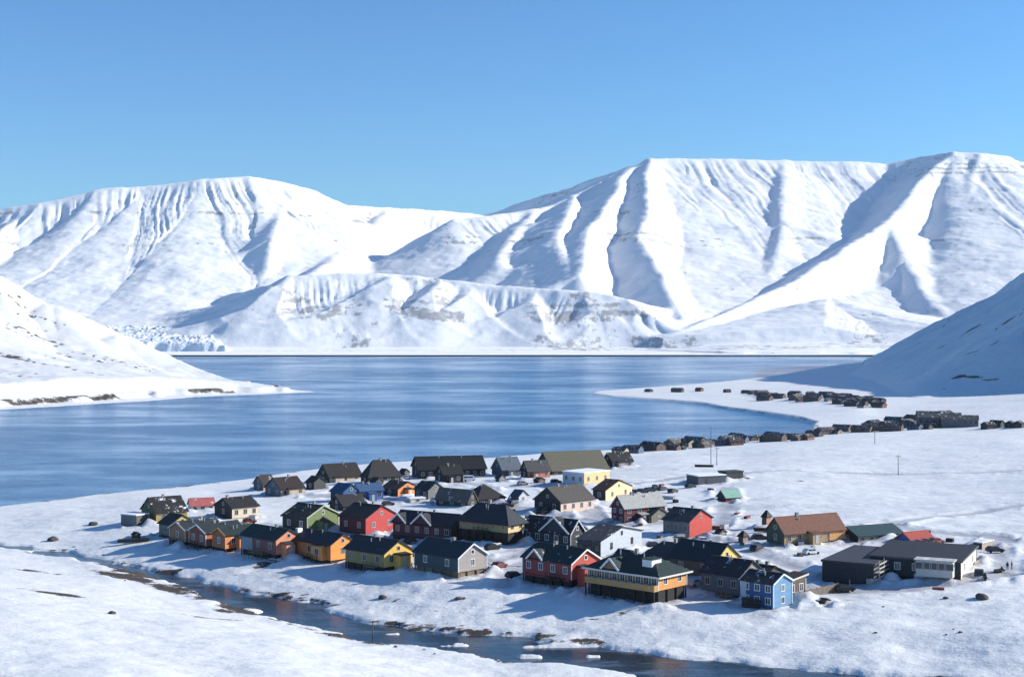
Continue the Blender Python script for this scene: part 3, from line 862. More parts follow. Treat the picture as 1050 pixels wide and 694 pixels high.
            q0 = ax(a - dw / 2, y0, zb_); q1 = ax(a + dw / 2, Wd * .5, zb_ + dh)
            bm_box(bm, min(q0[0], q1[0]), max(q0[0], q1[0]), min(q0[1], q1[1]), max(q0[1], q1[1]), zb_, zb_ + dh)
            do = link('dormer', bm_done(bm, 'dormer'), WHITE, root)
            bm = bmesh.new()
            q0 = ax(a - dw / 2 - .2, y0 - .25, 0); q1 = ax(a + dw / 2 + .2, Wd * .5, 0)
            bm_box(bm, min(q0[0], q1[0]), max(q0[0], q1[0]), min(q0[1], q1[1]), max(q0[1], q1[1]), zb_ + dh, zb_ + dh + .18)
            link('dormer_roof', bm_done(bm, 'dormer_roof'), rm, do)
    # vents and a stove pipe on the roof, a deck or a lean-to where the house has room for one
    r2 = random.Random(int(u * 13 + v * 7)); big = Ln > 7 and H > 2.2
    if big and roof in ('gable', 'hip'):
        for i in range(r2.choice([1, 2, 2])):
            a = Ln * r2.uniform(.3, .7); b_ = Wd * r2.uniform(.3, .45); zz = z1 + HR * b_ / (Wd / 2)
            q = ax(a, b_, zz)
            bm = bmesh.new(); bmesh.ops.create_cone(bm, cap_ends=True, segments=10, radius1=.13, radius2=.13, depth=1.3); bmesh.ops.translate(bm, vec=(q[0], q[1], q[2] + .45), verts=bm.verts)
            link('vent', bm_done(bm, 'vent'), STEEL, ro)
        if not chim and r2.random() < .6:
            q = ax(Ln * r2.uniform(.3, .7), Wd * .5, zt)
            bm = bmesh.new(); bm_box(bm, q[0] - .32, q[0] + .32, q[1] - .32, q[1] + .32, q[2] - .5, q[2] + .8); bm_box(bm, q[0] - .4, q[0] + .4, q[1] - .4, q[1] + .4, q[2] + .8, q[2] + .92)
            link('chimney', bm_done(bm, 'chimney'), CONC, ro)
    if extras and big and HS > .5 and Wl > 8:
        y0 = Wl * r2.uniform(.05, .35); y1 = min(Wl - .2, y0 + r2.uniform(3.5, 6)); zf = z0 + .05
        bm = bmesh.new(); bm_box(bm, -1.7, -.02, y0, y1, zf - .2, zf)
        for i in range(4):
            y = y0 + .06 + (y1 - y0 - .12) * i / 3; bm_box(bm, -1.68, -1.56, y - .06, y + .06, -2, zf + .95)
        bm_box(bm, -1.70, -1.54, y0, y1, zf + .95, zf + 1.03); bm_box(bm, -1.66, -1.58, y0, y1, zf + .4, zf + .5)
        link('deck', bm_done(bm, 'deck'), r2.choice([DARKWOOD, PLANK]), root)
    if extras and big and roof == 'gable' and r2.random() < .6 and Wr > 5:
        f0 = r2.uniform(.1, .4) * Wr; f1 = min(Wr - .2, f0 + r2.uniform(2.2, 3.4)); dp = r2.uniform(1.6, 2.4); hh = min(z1 - .2, 2.6 + z0)
        bm = bmesh.new(); bm_box(bm, f0, f1, -dp, -.02, -2, hh); an = link('annex', bm_done(bm, 'annex'), mR, root)
        bm = bmesh.new(); bm_slab(bm, (f0 - .25, -dp - .3, hh - .05), (f1 + .25, -dp - .3, hh - .05), (f1 + .25, -.03, hh + .35), (f0 - .25, -.03, hh + .35), .14)
        link('annex_roof', bm_done(bm, 'annex_roof'), rm, an)
        bm = bmesh.new(); bm_box(bm, (f0 + f1) / 2 - .45, (f0 + f1) / 2 + .45, -dp - .05, -dp + .02, max(hh - 2.5, .1), hh - .4); link('door', bm_done(bm, 'door'), GREYF, an)
    root['_dims'] = [Wr, Wl]
    return root, dict(Wr=Wr, Wl=Wl, z0=z0, z1=z1, zt=zt, k=k, P=P)

def house(label, u, v, wl, wr, hw, hr, ridge='L', **kw):
    name = kw.pop('name', 'house'); cat = kw.pop('cat', 'house')
    return build_house(name, cat, label, u, v, wl, wr, hw, hr, ridge, **kw)

def add_steps(root, x, y, z, face, length, w=1.3, mat=None, rail=True):
    """outside stair falling away from a wall"""
    bm = bmesh.new()
    n = max(3, int(z / .2))
    dx, dy = {'L': (-1, 0), 'R': (0, -1), 'E': (1, 0)}[face]
    for i in range(n):
        f = i / n; zz = z * (1 - f) - .05
        cx, cy = x + dx * (.2 + length * f), y + dy * (.2 + length * f)
        hx, hy = (length / n / 2 + .02, w / 2) if dx else (w / 2, length / n / 2 + .02)
        bm_box(bm, cx - hx, cx + hx, cy - hy, cy + hy, zz - .06, zz)
    for sg in (-1, 1):
        ox, oy = (0, sg * w / 2) if dx else (sg * w / 2, 0)
        bm_bar(bm, (x + ox, y + oy, z - .15), (x + dx * (length + .2) + ox, y + dy * (length + .2) + oy, -.2), .06, .25)
        if rail:
            bm_bar(bm, (x + ox, y + oy, z + .9), (x + dx * (length + .2) + ox, y + dy * (length + .2) + oy, .8), .08, .1)
            for f in (0.02, .5, 1): bm_bar(bm, (x + dx * length * f + ox, y + dy * length * f + oy, z * (1 - f) - .2), (x + dx * length * f + ox, y + dy * length * f + oy, z * (1 - f) + .9), .08)
    return link('stairs', bm_done(bm, 'stairs'), mat or PLANK, root)

def add_balcony(root, y0, y1, z, depth, h, mat):
    """boarded balcony along the side that faces the stream"""
    bm = bmesh.new()
    bm_box(bm, -depth, -.02, y0, y1, z - .22, z - .04)
    bm_box(bm, -depth - .06, -depth + .04, y0, y1, z - .3, z + h)
    bm_box(bm, -depth + .05, -.02, y0 - .06, y0 + .04, z - .3, z + h); bm_box(bm, -depth + .05, -.02, y1 - .04, y1 + .06, z - .3, z + h)
    bal = link('balcony', bm_done(bm, 'balcony'), mat, root)
    bm = bmesh.new()
    n = int((y1 - y0) / 2.4)
    for i in range(n + 1):
        y = y0 + .1 + (y1 - y0 - .2) * i / n
        bm_box(bm, -depth + .06, -depth + .28, y - .11, y + .11, -3, z - .23)
    link('posts', bm_done(bm, 'posts'), DARKWOOD, bal)
    return bal

# colours of the paint
NAVY = (.034, .034, .042)
BLK = (.027, .025, .026)
BRN = (.045, .034, .03)
TEAL = (.028, .036, .042)
W_ = (.72, .72, .73)
# ------------------------------------------------------------------ the village: front row along the stream
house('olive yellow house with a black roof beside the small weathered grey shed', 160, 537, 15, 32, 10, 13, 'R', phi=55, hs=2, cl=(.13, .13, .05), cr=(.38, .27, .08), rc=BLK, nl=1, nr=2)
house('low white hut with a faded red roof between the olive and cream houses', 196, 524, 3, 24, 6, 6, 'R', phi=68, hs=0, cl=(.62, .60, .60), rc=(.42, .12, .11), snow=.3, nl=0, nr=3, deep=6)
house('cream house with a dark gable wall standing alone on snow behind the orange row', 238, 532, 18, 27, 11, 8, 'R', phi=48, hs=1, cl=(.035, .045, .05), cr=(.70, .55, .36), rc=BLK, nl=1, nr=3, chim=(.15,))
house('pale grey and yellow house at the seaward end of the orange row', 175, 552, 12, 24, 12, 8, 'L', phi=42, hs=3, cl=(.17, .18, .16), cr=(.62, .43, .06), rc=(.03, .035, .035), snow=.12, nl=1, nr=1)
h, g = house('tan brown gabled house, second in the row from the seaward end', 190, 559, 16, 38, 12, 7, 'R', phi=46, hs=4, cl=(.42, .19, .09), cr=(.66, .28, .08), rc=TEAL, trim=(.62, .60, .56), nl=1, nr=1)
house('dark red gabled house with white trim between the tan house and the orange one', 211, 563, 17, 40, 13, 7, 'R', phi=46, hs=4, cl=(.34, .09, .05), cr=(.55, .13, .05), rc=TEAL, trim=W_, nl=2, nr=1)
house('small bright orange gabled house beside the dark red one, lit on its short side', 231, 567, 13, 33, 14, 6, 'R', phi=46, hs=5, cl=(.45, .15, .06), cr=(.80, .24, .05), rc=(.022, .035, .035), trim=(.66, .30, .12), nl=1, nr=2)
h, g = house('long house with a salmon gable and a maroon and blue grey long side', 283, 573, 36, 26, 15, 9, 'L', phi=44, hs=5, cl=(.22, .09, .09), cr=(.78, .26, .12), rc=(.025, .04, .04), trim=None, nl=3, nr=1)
bm = bmesh.new(); bm_box(bm, -.12, .02, g['Wl'] * .66, g['Wl'] * .98, g['z0'] + .1, g['z1'] - .3); link('wall_panel', bm_done(bm, 'wall_panel'), wallm((.26, .30, .36)), h)
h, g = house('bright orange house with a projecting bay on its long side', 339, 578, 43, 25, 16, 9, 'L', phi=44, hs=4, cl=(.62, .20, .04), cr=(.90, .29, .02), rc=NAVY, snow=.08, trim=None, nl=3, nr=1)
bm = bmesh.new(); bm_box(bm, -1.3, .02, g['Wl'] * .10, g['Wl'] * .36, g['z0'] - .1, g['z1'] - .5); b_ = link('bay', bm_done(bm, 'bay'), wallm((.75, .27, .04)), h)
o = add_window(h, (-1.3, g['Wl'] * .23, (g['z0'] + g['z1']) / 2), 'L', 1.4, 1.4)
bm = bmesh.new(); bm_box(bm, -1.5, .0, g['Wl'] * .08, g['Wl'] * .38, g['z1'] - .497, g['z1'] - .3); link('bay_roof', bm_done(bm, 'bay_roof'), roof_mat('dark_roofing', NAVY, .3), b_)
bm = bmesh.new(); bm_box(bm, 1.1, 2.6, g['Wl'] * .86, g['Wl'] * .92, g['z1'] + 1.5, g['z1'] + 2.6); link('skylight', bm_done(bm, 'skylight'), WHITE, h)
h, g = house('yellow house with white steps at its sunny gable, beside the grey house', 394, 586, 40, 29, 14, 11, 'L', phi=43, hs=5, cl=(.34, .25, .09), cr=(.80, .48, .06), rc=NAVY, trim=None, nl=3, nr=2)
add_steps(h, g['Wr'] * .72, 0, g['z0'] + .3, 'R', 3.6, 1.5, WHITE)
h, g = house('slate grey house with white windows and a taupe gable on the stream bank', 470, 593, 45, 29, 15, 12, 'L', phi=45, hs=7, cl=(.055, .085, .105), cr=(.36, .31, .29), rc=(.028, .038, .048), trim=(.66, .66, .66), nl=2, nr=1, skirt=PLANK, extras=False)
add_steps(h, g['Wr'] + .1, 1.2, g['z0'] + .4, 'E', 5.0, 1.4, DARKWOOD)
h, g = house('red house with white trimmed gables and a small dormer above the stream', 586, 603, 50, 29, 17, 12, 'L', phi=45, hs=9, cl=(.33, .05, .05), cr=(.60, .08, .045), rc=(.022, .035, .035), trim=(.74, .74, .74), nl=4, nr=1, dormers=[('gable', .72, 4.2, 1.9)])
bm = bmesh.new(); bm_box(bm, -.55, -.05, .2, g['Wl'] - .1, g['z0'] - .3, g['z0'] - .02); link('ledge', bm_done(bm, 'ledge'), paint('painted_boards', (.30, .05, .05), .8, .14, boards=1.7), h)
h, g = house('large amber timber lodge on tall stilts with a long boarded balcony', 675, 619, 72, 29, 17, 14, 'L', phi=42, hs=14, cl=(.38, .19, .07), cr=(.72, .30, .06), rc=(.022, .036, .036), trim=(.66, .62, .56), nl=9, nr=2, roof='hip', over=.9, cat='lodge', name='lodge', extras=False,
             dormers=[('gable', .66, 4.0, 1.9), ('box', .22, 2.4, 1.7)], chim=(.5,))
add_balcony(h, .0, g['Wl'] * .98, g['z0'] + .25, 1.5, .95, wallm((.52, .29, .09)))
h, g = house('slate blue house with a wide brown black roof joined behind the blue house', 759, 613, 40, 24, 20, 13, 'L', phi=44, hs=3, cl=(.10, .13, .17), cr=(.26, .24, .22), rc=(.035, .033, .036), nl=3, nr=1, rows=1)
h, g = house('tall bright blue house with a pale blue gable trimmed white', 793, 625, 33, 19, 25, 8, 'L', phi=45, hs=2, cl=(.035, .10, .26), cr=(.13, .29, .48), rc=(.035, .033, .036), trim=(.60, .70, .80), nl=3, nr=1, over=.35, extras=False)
bm = bmesh.new(); bm_box(bm, -.12, .02, g['Wl'] * .84, g['Wl'] * 1.0, g['z0'] + .1, g['z1'] - .1); link('wall_panel', bm_done(bm, 'wall_panel'), wallm((.42, .50, .60)), h)  # pale strip: sunlight on the end of the wall put into the colour
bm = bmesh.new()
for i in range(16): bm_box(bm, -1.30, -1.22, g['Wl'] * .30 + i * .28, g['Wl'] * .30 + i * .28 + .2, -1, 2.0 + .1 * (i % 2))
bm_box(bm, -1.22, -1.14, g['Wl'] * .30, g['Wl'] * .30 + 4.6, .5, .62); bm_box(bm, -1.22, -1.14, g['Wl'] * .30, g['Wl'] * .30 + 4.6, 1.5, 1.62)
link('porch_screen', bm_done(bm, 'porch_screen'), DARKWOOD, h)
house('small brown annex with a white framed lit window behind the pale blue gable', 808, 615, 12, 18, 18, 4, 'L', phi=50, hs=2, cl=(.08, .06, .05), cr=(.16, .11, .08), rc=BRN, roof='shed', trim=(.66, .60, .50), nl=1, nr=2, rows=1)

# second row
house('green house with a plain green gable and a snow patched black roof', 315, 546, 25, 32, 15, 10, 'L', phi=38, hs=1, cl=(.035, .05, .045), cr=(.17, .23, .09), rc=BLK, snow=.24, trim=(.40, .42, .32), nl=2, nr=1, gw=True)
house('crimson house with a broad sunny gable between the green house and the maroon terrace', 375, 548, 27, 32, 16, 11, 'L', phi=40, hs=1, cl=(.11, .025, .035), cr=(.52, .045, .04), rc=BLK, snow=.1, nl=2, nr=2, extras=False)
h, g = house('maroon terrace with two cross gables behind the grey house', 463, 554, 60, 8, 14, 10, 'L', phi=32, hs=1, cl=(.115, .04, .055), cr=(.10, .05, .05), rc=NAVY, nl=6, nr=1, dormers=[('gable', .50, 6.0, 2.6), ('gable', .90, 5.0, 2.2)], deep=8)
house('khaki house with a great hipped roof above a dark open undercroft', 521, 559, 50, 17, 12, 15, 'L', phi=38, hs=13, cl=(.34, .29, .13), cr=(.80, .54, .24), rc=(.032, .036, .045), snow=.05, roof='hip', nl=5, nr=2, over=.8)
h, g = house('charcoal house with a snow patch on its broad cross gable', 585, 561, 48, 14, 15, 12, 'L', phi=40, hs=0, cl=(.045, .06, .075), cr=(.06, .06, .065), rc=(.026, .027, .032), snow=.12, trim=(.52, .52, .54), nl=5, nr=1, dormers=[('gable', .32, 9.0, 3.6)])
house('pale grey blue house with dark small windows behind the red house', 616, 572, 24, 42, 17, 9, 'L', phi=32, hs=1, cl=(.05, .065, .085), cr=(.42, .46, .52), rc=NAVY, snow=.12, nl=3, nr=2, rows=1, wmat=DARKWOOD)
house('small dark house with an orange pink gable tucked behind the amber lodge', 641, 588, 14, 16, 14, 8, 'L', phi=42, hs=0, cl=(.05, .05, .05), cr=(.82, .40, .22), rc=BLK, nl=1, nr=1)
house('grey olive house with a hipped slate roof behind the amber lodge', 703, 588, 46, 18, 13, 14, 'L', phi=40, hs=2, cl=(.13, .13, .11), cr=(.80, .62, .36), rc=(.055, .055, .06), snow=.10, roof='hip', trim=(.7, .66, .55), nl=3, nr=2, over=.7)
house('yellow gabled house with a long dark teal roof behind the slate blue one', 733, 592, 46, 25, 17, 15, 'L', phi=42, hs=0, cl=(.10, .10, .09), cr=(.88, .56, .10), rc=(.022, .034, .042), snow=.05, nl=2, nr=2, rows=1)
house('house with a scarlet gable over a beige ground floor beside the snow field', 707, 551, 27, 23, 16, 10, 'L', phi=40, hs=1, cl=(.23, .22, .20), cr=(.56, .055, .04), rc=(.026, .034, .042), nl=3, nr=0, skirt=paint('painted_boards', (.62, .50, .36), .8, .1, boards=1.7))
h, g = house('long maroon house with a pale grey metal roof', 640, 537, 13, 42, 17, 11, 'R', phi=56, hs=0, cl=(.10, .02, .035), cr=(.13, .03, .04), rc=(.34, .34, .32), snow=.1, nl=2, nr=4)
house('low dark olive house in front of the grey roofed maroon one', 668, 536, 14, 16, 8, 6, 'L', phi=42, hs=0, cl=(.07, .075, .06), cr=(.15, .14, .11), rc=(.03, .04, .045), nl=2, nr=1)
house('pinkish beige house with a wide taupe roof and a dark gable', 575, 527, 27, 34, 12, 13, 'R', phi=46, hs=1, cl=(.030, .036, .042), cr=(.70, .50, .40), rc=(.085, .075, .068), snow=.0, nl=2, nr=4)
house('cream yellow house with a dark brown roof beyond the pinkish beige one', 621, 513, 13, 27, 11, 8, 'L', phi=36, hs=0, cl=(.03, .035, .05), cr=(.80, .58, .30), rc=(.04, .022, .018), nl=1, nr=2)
house('flat roofed pale yellow block with snow on top and a blue shaded side', 599, 498, 22, 26, 13, 1, 'L', phi=44, hs=0, cl=(.50, .54, .62), cr=(.85, .56, .22), rc=(.5, .5, .52), snow=.7, roof='flat', nl=3, nr=3, rows=1, cat='apartment block', name='apartment_block')  # walls are pale yellow; blue shade is put into the left colour
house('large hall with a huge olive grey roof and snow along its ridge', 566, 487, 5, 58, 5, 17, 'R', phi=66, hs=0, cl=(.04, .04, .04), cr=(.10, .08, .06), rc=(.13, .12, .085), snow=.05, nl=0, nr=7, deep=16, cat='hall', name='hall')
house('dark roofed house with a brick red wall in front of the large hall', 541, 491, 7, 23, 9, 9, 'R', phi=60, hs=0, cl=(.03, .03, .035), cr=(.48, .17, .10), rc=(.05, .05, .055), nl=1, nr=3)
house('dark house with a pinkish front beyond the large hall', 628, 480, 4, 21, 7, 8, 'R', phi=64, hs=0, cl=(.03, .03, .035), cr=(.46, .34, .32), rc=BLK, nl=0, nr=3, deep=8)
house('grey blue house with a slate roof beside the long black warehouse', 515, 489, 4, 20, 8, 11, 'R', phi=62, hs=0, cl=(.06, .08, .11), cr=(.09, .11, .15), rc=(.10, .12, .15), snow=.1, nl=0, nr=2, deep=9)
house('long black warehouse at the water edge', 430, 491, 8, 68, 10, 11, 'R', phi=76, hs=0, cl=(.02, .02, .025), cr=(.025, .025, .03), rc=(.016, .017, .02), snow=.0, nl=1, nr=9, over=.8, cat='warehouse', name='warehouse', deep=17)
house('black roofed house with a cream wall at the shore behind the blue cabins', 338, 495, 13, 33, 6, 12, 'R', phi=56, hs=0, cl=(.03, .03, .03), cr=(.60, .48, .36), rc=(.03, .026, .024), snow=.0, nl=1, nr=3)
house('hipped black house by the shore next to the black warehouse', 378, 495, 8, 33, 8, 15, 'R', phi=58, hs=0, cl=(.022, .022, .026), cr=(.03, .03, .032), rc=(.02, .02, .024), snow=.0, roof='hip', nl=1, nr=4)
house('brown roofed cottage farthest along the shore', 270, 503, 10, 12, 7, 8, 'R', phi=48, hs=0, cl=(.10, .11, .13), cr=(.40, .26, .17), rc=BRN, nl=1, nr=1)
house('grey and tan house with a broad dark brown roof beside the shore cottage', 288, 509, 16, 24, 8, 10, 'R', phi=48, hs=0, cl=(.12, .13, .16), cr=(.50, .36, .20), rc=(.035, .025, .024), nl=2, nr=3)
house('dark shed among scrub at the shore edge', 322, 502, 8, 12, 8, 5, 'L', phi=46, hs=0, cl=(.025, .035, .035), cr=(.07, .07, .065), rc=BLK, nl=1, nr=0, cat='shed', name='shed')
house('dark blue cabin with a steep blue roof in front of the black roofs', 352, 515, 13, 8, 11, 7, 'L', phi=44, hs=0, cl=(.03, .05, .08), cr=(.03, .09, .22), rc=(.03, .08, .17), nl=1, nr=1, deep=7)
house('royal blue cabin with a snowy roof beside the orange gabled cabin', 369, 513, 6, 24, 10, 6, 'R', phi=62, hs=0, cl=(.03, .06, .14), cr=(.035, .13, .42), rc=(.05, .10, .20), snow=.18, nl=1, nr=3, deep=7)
house('orange gabled cabin with a low white lean-to', 408, 509, 17, 20, 8, 6, 'L', phi=36, hs=0, cl=(.035, .04, .055), cr=(.72, .23, .05), rc=BLK, nl=1, nr=1)
house('dark teal house beside the orange cabin', 439, 512, 14, 16, 10, 7, 'L', phi=44, hs=0, cl=(.035, .05, .055), cr=(.16, .17, .16), rc=(.026, .034, .036), nl=2, nr=1)
house('taupe roofed house beyond the maroon terrace', 480, 520, 33, 9, 7, 10, 'L', phi=36, hs=0, cl=(.045, .055, .07), cr=(.05, .05, .05), rc=(.11, .095, .085), nl=3, nr=1, deep=9)
house('dark hipped roof house beside the taupe roofed one', 490, 517, 4, 28, 7, 12, 'R', phi=60, hs=0, cl=(.035, .035, .04), cr=(.06, .06, .06), rc=(.032, .03, .032), snow=.05, roof='hip', nl=0, nr=3, deep=11)
house('tiny pale gabled hut between the dark hipped roof and the pinkish beige house', 532, 515, 8, 9, 7, 5, 'L', phi=40, hs=0, cl=(.07, .09, .13), cr=(.45, .48, .52), rc=(.06, .08, .12), nl=0, nr=1, cat='hut', name='hut')

# sheds and larger buildings
house('small weathered grey shed standing off the seaward end of the row', 140, 539, 16, 4, 11, 1, 'L', phi=30, hs=0, cl=(.16, .17, .19), cr=(.12, .11, .10), rc=(.3, .3, .32), snow=.7, roof='flat', nl=0, nr=0, deep=5, cat='shed', name='shed')
house('little black hut on the snow near the bend of the stream', 139, 554, 4, 5, 6, 2, 'L', phi=42, hs=0, cl=(.03, .035, .045), cr=(.06, .06, .06), rc=BLK, nl=0, nr=0, cat='hut', name='hut', over=.2)
h, g = house('long building with a rust brown roof and a green gable beside the snow field', 804, 561, 18, 62, 12, 14, 'R', phi=62, hs=3, cl=(.07, .10, .06), cr=(.42, .29, .15), rc=(.17, .075, .05), snow=.0, nl=1, nr=6, skirt=CONC, chim=(.35,))
bm = bmesh.new(); bm_box(bm, g['Wr'] * .74, g['Wr'] + .12, -.14, .02, g['z0'] + .2, g['z1'] - .2); link('wall_panel', bm_done(bm, 'wall_panel'), wallm((.78, .36, .10)), h)
house('slim brick red tower hut with a black cap beside the rust brown roof', 786, 541, 4, 5, 13, 5, 'L', phi=44, hs=0, cl=(.12, .08, .07), cr=(.40, .19, .14), rc=BLK, roof='hip', nl=0, nr=0, cat='tower', name='tower_hut', over=.3)
h, g = house('low charcoal block with a slatted deck in front of the beige porch building', 896, 599, 53, 31, 20, 2, 'L', phi=30, hs=0, cl=(.045, .045, .055), cr=(.15, .14, .13), rc=(.05, .05, .06), snow=.1, roof='flat', nl=0, nr=0, cat='storage building', name='storage_building')
bm = bmesh.new()
for j in range(5): bm_box(bm, .3, g['Wr'] - .1, -1.15, -1.05, .6 + j * .9, .95 + j * .9)
for i in range(7): bm_box(bm, .3 + i * (g['Wr'] - .6) / 6, .5 + i * (g['Wr'] - .6) / 6, -1.04, -.9, -1, 5.2)
bm_box(bm, .2, g['Wr'], -1.3, -.02, 2.5, 2.62)
link('deck', bm_done(bm, 'deck'), paint('weathered_planks', (.36, .34, .31), .85, .2), h)
h, g = house('wide modern building with a beige lit end and a long black sloping roof', 985, 594, 92, 16, 19, 1, 'L', phi=26, hs=0, cl=(.035, .055, .06), cr=(.78, .64, .48), rc=(.03, .03, .035), snow=.04, roof='shed', nl=5, nr=2, rows=1, trim=(.10, .10, .11), cat='building', name='community_building')
a0 = g['Wl'] * .06; a1 = g['Wl'] * .46
bm = bmesh.new(); bm_box(bm, -3.4, .02, a0, a1, .8, 4.2); p_ = link('porch', bm_done(bm, 'porch'), wallm((.62, .57, .52)), h)
bm = bmesh.new(); bm_box(bm, -3.9, .0, a0 - .4, a1 + .4, 4.2, 4.45); link('porch_roof', bm_done(bm, 'porch_roof'), roof_mat('dark_roofing', (.45, .44, .43), .3), p_)
for i in range(5): add_window(h, (-3.4, a0 + (a1 - a0) * (i + .5) / 5, 3.1), 'L', 1.7, 1.3, False)
house('low teal roofed building with a beige lit front beyond the rust brown roof', 880, 556, 8, 46, 7, 7, 'R', phi=66, hs=0, cl=(.03, .035, .035), cr=(.40, .33, .24), rc=(.035, .072, .08), snow=.0, nl=1, nr=5, cat='building', name='low_building', deep=9)
house('small cabin with a scarlet roof and a blue end beside the teal roof', 934, 557, 6, 23, 4, 6, 'R', phi=62, hs=0, cl=(.05, .15, .38), cr=(.66, .60, .52), rc=(.40, .08, .06), snow=.0, nl=0, nr=2, cat='cabin', name='cabin', deep=5)
house('lone grey and beige hut on the open snow beyond the beige lit building', 1007, 563, 9, 11, 7, 1, 'L', phi=44, hs=0, cl=(.05, .07, .07), cr=(.46, .34, .26), rc=(.4, .4, .42), snow=.6, roof='flat', nl=0, nr=0, cat='hut', name='hut')
house('snow topped grey garage alone on the upper field', 716, 497, 3, 28, 9, 1, 'R', phi=66, hs=0, cl=(.10, .10, .12), cr=(.10, .10, .13), rc=(.5, .5, .52), snow=.85, roof='flat', nl=0, nr=0, cat='garage', name='garage', deep=8, door=('R', .3, (.05, .05, .06)))
house('small black store beside the snow topped garage', 745, 492, 2, 17, 8, 1, 'R', phi=62, hs=0, cl=(.05, .05, .05), cr=(.06, .06, .065), rc=(.05, .05, .055), snow=.2, roof='flat', nl=0, nr=0, cat='store', name='store_hut', deep=5)
house('small dark red hut with a mint green roof on the upper field', 744, 514, 3, 15, 5, 6, 'R', phi=58, hs=0, cl=(.07, .05, .05), cr=(.24, .05, .07), rc=(.20, .36, .30), snow=.1, nl=0, nr=1, cat='hut', name='hut', deep=4)
house('tiny kiosk with a pointed cap on the snow below the upper field', 762, 556, 3, 5, 8, 4, 'L', phi=44, hs=0, cl=(.08, .07, .08), cr=(.28, .20, .18), rc=BLK, roof='hip', nl=0, nr=0, cat='kiosk', name='kiosk', over=.3)


# ------------------------------------------------------------------ more small houses and sheds of the back rows
house('dark brown house squeezed behind the green and crimson houses', 352, 524, 14, 24, 6, 9, 'R', phi=50, hs=0, cl=(.04, .035, .035), cr=(.08, .05, .05), rc=(.03, .026, .028), snow=.22, nl=1, nr=2)
house('black gabled wing standing against the front of the long black warehouse', 455, 495, 9, 20, 9, 8, 'R', phi=62, hs=0, cl=(.022, .022, .026), cr=(.03, .03, .034), rc=(.018, .018, .02), snow=.0, nl=1, nr=2)
house('long low black roofed house between the yellow gable and the brown annex', 781, 606, 24, 26, 14, 9, 'L', phi=44, hs=0, cl=(.06, .06, .065), cr=(.10, .09, .08), rc=(.022, .022, .026), snow=.1, nl=2, nr=1, rows=1, chim=(.3, .7))
for (lab, u, v, wl, wr, hw, hr, rd, cl, cr, rc, sn) in [
    ('small brown shed on the snow between the crimson house and the maroon terrace', 408, 553, 5, 6, 5, 3, 'L', (.06, .04, .03), (.22, .13, .09), BLK, .1),
    ('small dark shed at the sunny gable of the crimson house', 412, 543, 4, 6, 4, 2, 'L', (.04, .04, .04), (.10, .08, .07), BLK, .2),
    ('small black shed behind the yellow house', 420, 560, 6, 7, 5, 3, 'L', (.03, .03, .035), (.08, .07, .06), BLK, .2),
    ('small grey shed behind the charcoal house', 596, 548, 5, 6, 5, 3, 'L', (.05, .05, .055), (.22, .21, .2), BLK, .3),
    ('low dark shed in front of the dark hipped roof house', 505, 524, 8, 8, 4, 2, 'L', (.03, .03, .035), (.10, .09, .08), (.04, .04, .045), .3),
    ('small dark shed beside the pinkish beige house', 556, 528, 6, 7, 5, 3, 'L', (.03, .03, .035), (.07, .06, .06), BLK, .2),
    ('small red shed between the cream yellow house and the flat roofed block', 634, 500, 4, 7, 4, 3, 'L', (.06, .03, .03), (.30, .08, .06), BLK, .2),
    ('low black shed below the pale grey blue house', 668, 572, 7, 8, 5, 2, 'L', (.03, .03, .035), (.09, .08, .08), BLK, .3),
    ('small dark shed beside the scarlet gable house', 738, 551, 5, 7, 5, 3, 'L', (.03, .04, .04), (.12, .11, .1), BLK, .3),
    ('small dark store against the seaward end of the teal roofed building', 870, 553, 5, 6, 5, 3, 'L', (.03, .03, .035), (.10, .09, .08), BLK, .1),
    ('small dark shed behind the royal blue cabin', 385, 499, 6, 8, 5, 4, 'L', (.03, .03, .035), (.06, .06, .06), BLK, .1),
    ('small dark shed at the shore beside the hipped black house', 414, 488, 5, 6, 4, 3, 'L', (.03, .03, .035), (.12, .12, .13), BLK, .1),
    ('small dark shed in front of the red walled house', 552, 496, 5, 7, 4, 2, 'L', (.03, .03, .035), (.08, .06, .06), BLK, .2),
    ('small blue grey shed in front of the grey blue house', 512, 494, 4, 6, 4, 3, 'L', (.05, .07, .10), (.16, .18, .2), BLK, .2),
    ('low brown shed on the snow beneath the fence', 846, 619, 5, 5, 3, 1.5, 'L', (.06, .05, .04), (.20, .16, .12), BLK, .3)]:
    house(lab, u, v, wl, wr, hw, hr, rd, phi=42, hs=0, cl=cl, cr=cr, rc=rc, snow=sn, nl=0, nr=1, over=.25, gw=False, cat='shed', name='shed')
# low white lean-to in front of the orange cabin
house('low snow covered white lean-to in front of the orange cabin', 421, 515, 3, 15, 4, 1, 'R', phi=64, hs=0, cl=(.5, .5, .5), cr=(.72, .66, .58), rc=(.6, .6, .62), snow=.8, roof='flat', nl=0, nr=1, cat='shed', name='lean_to', deep=3)

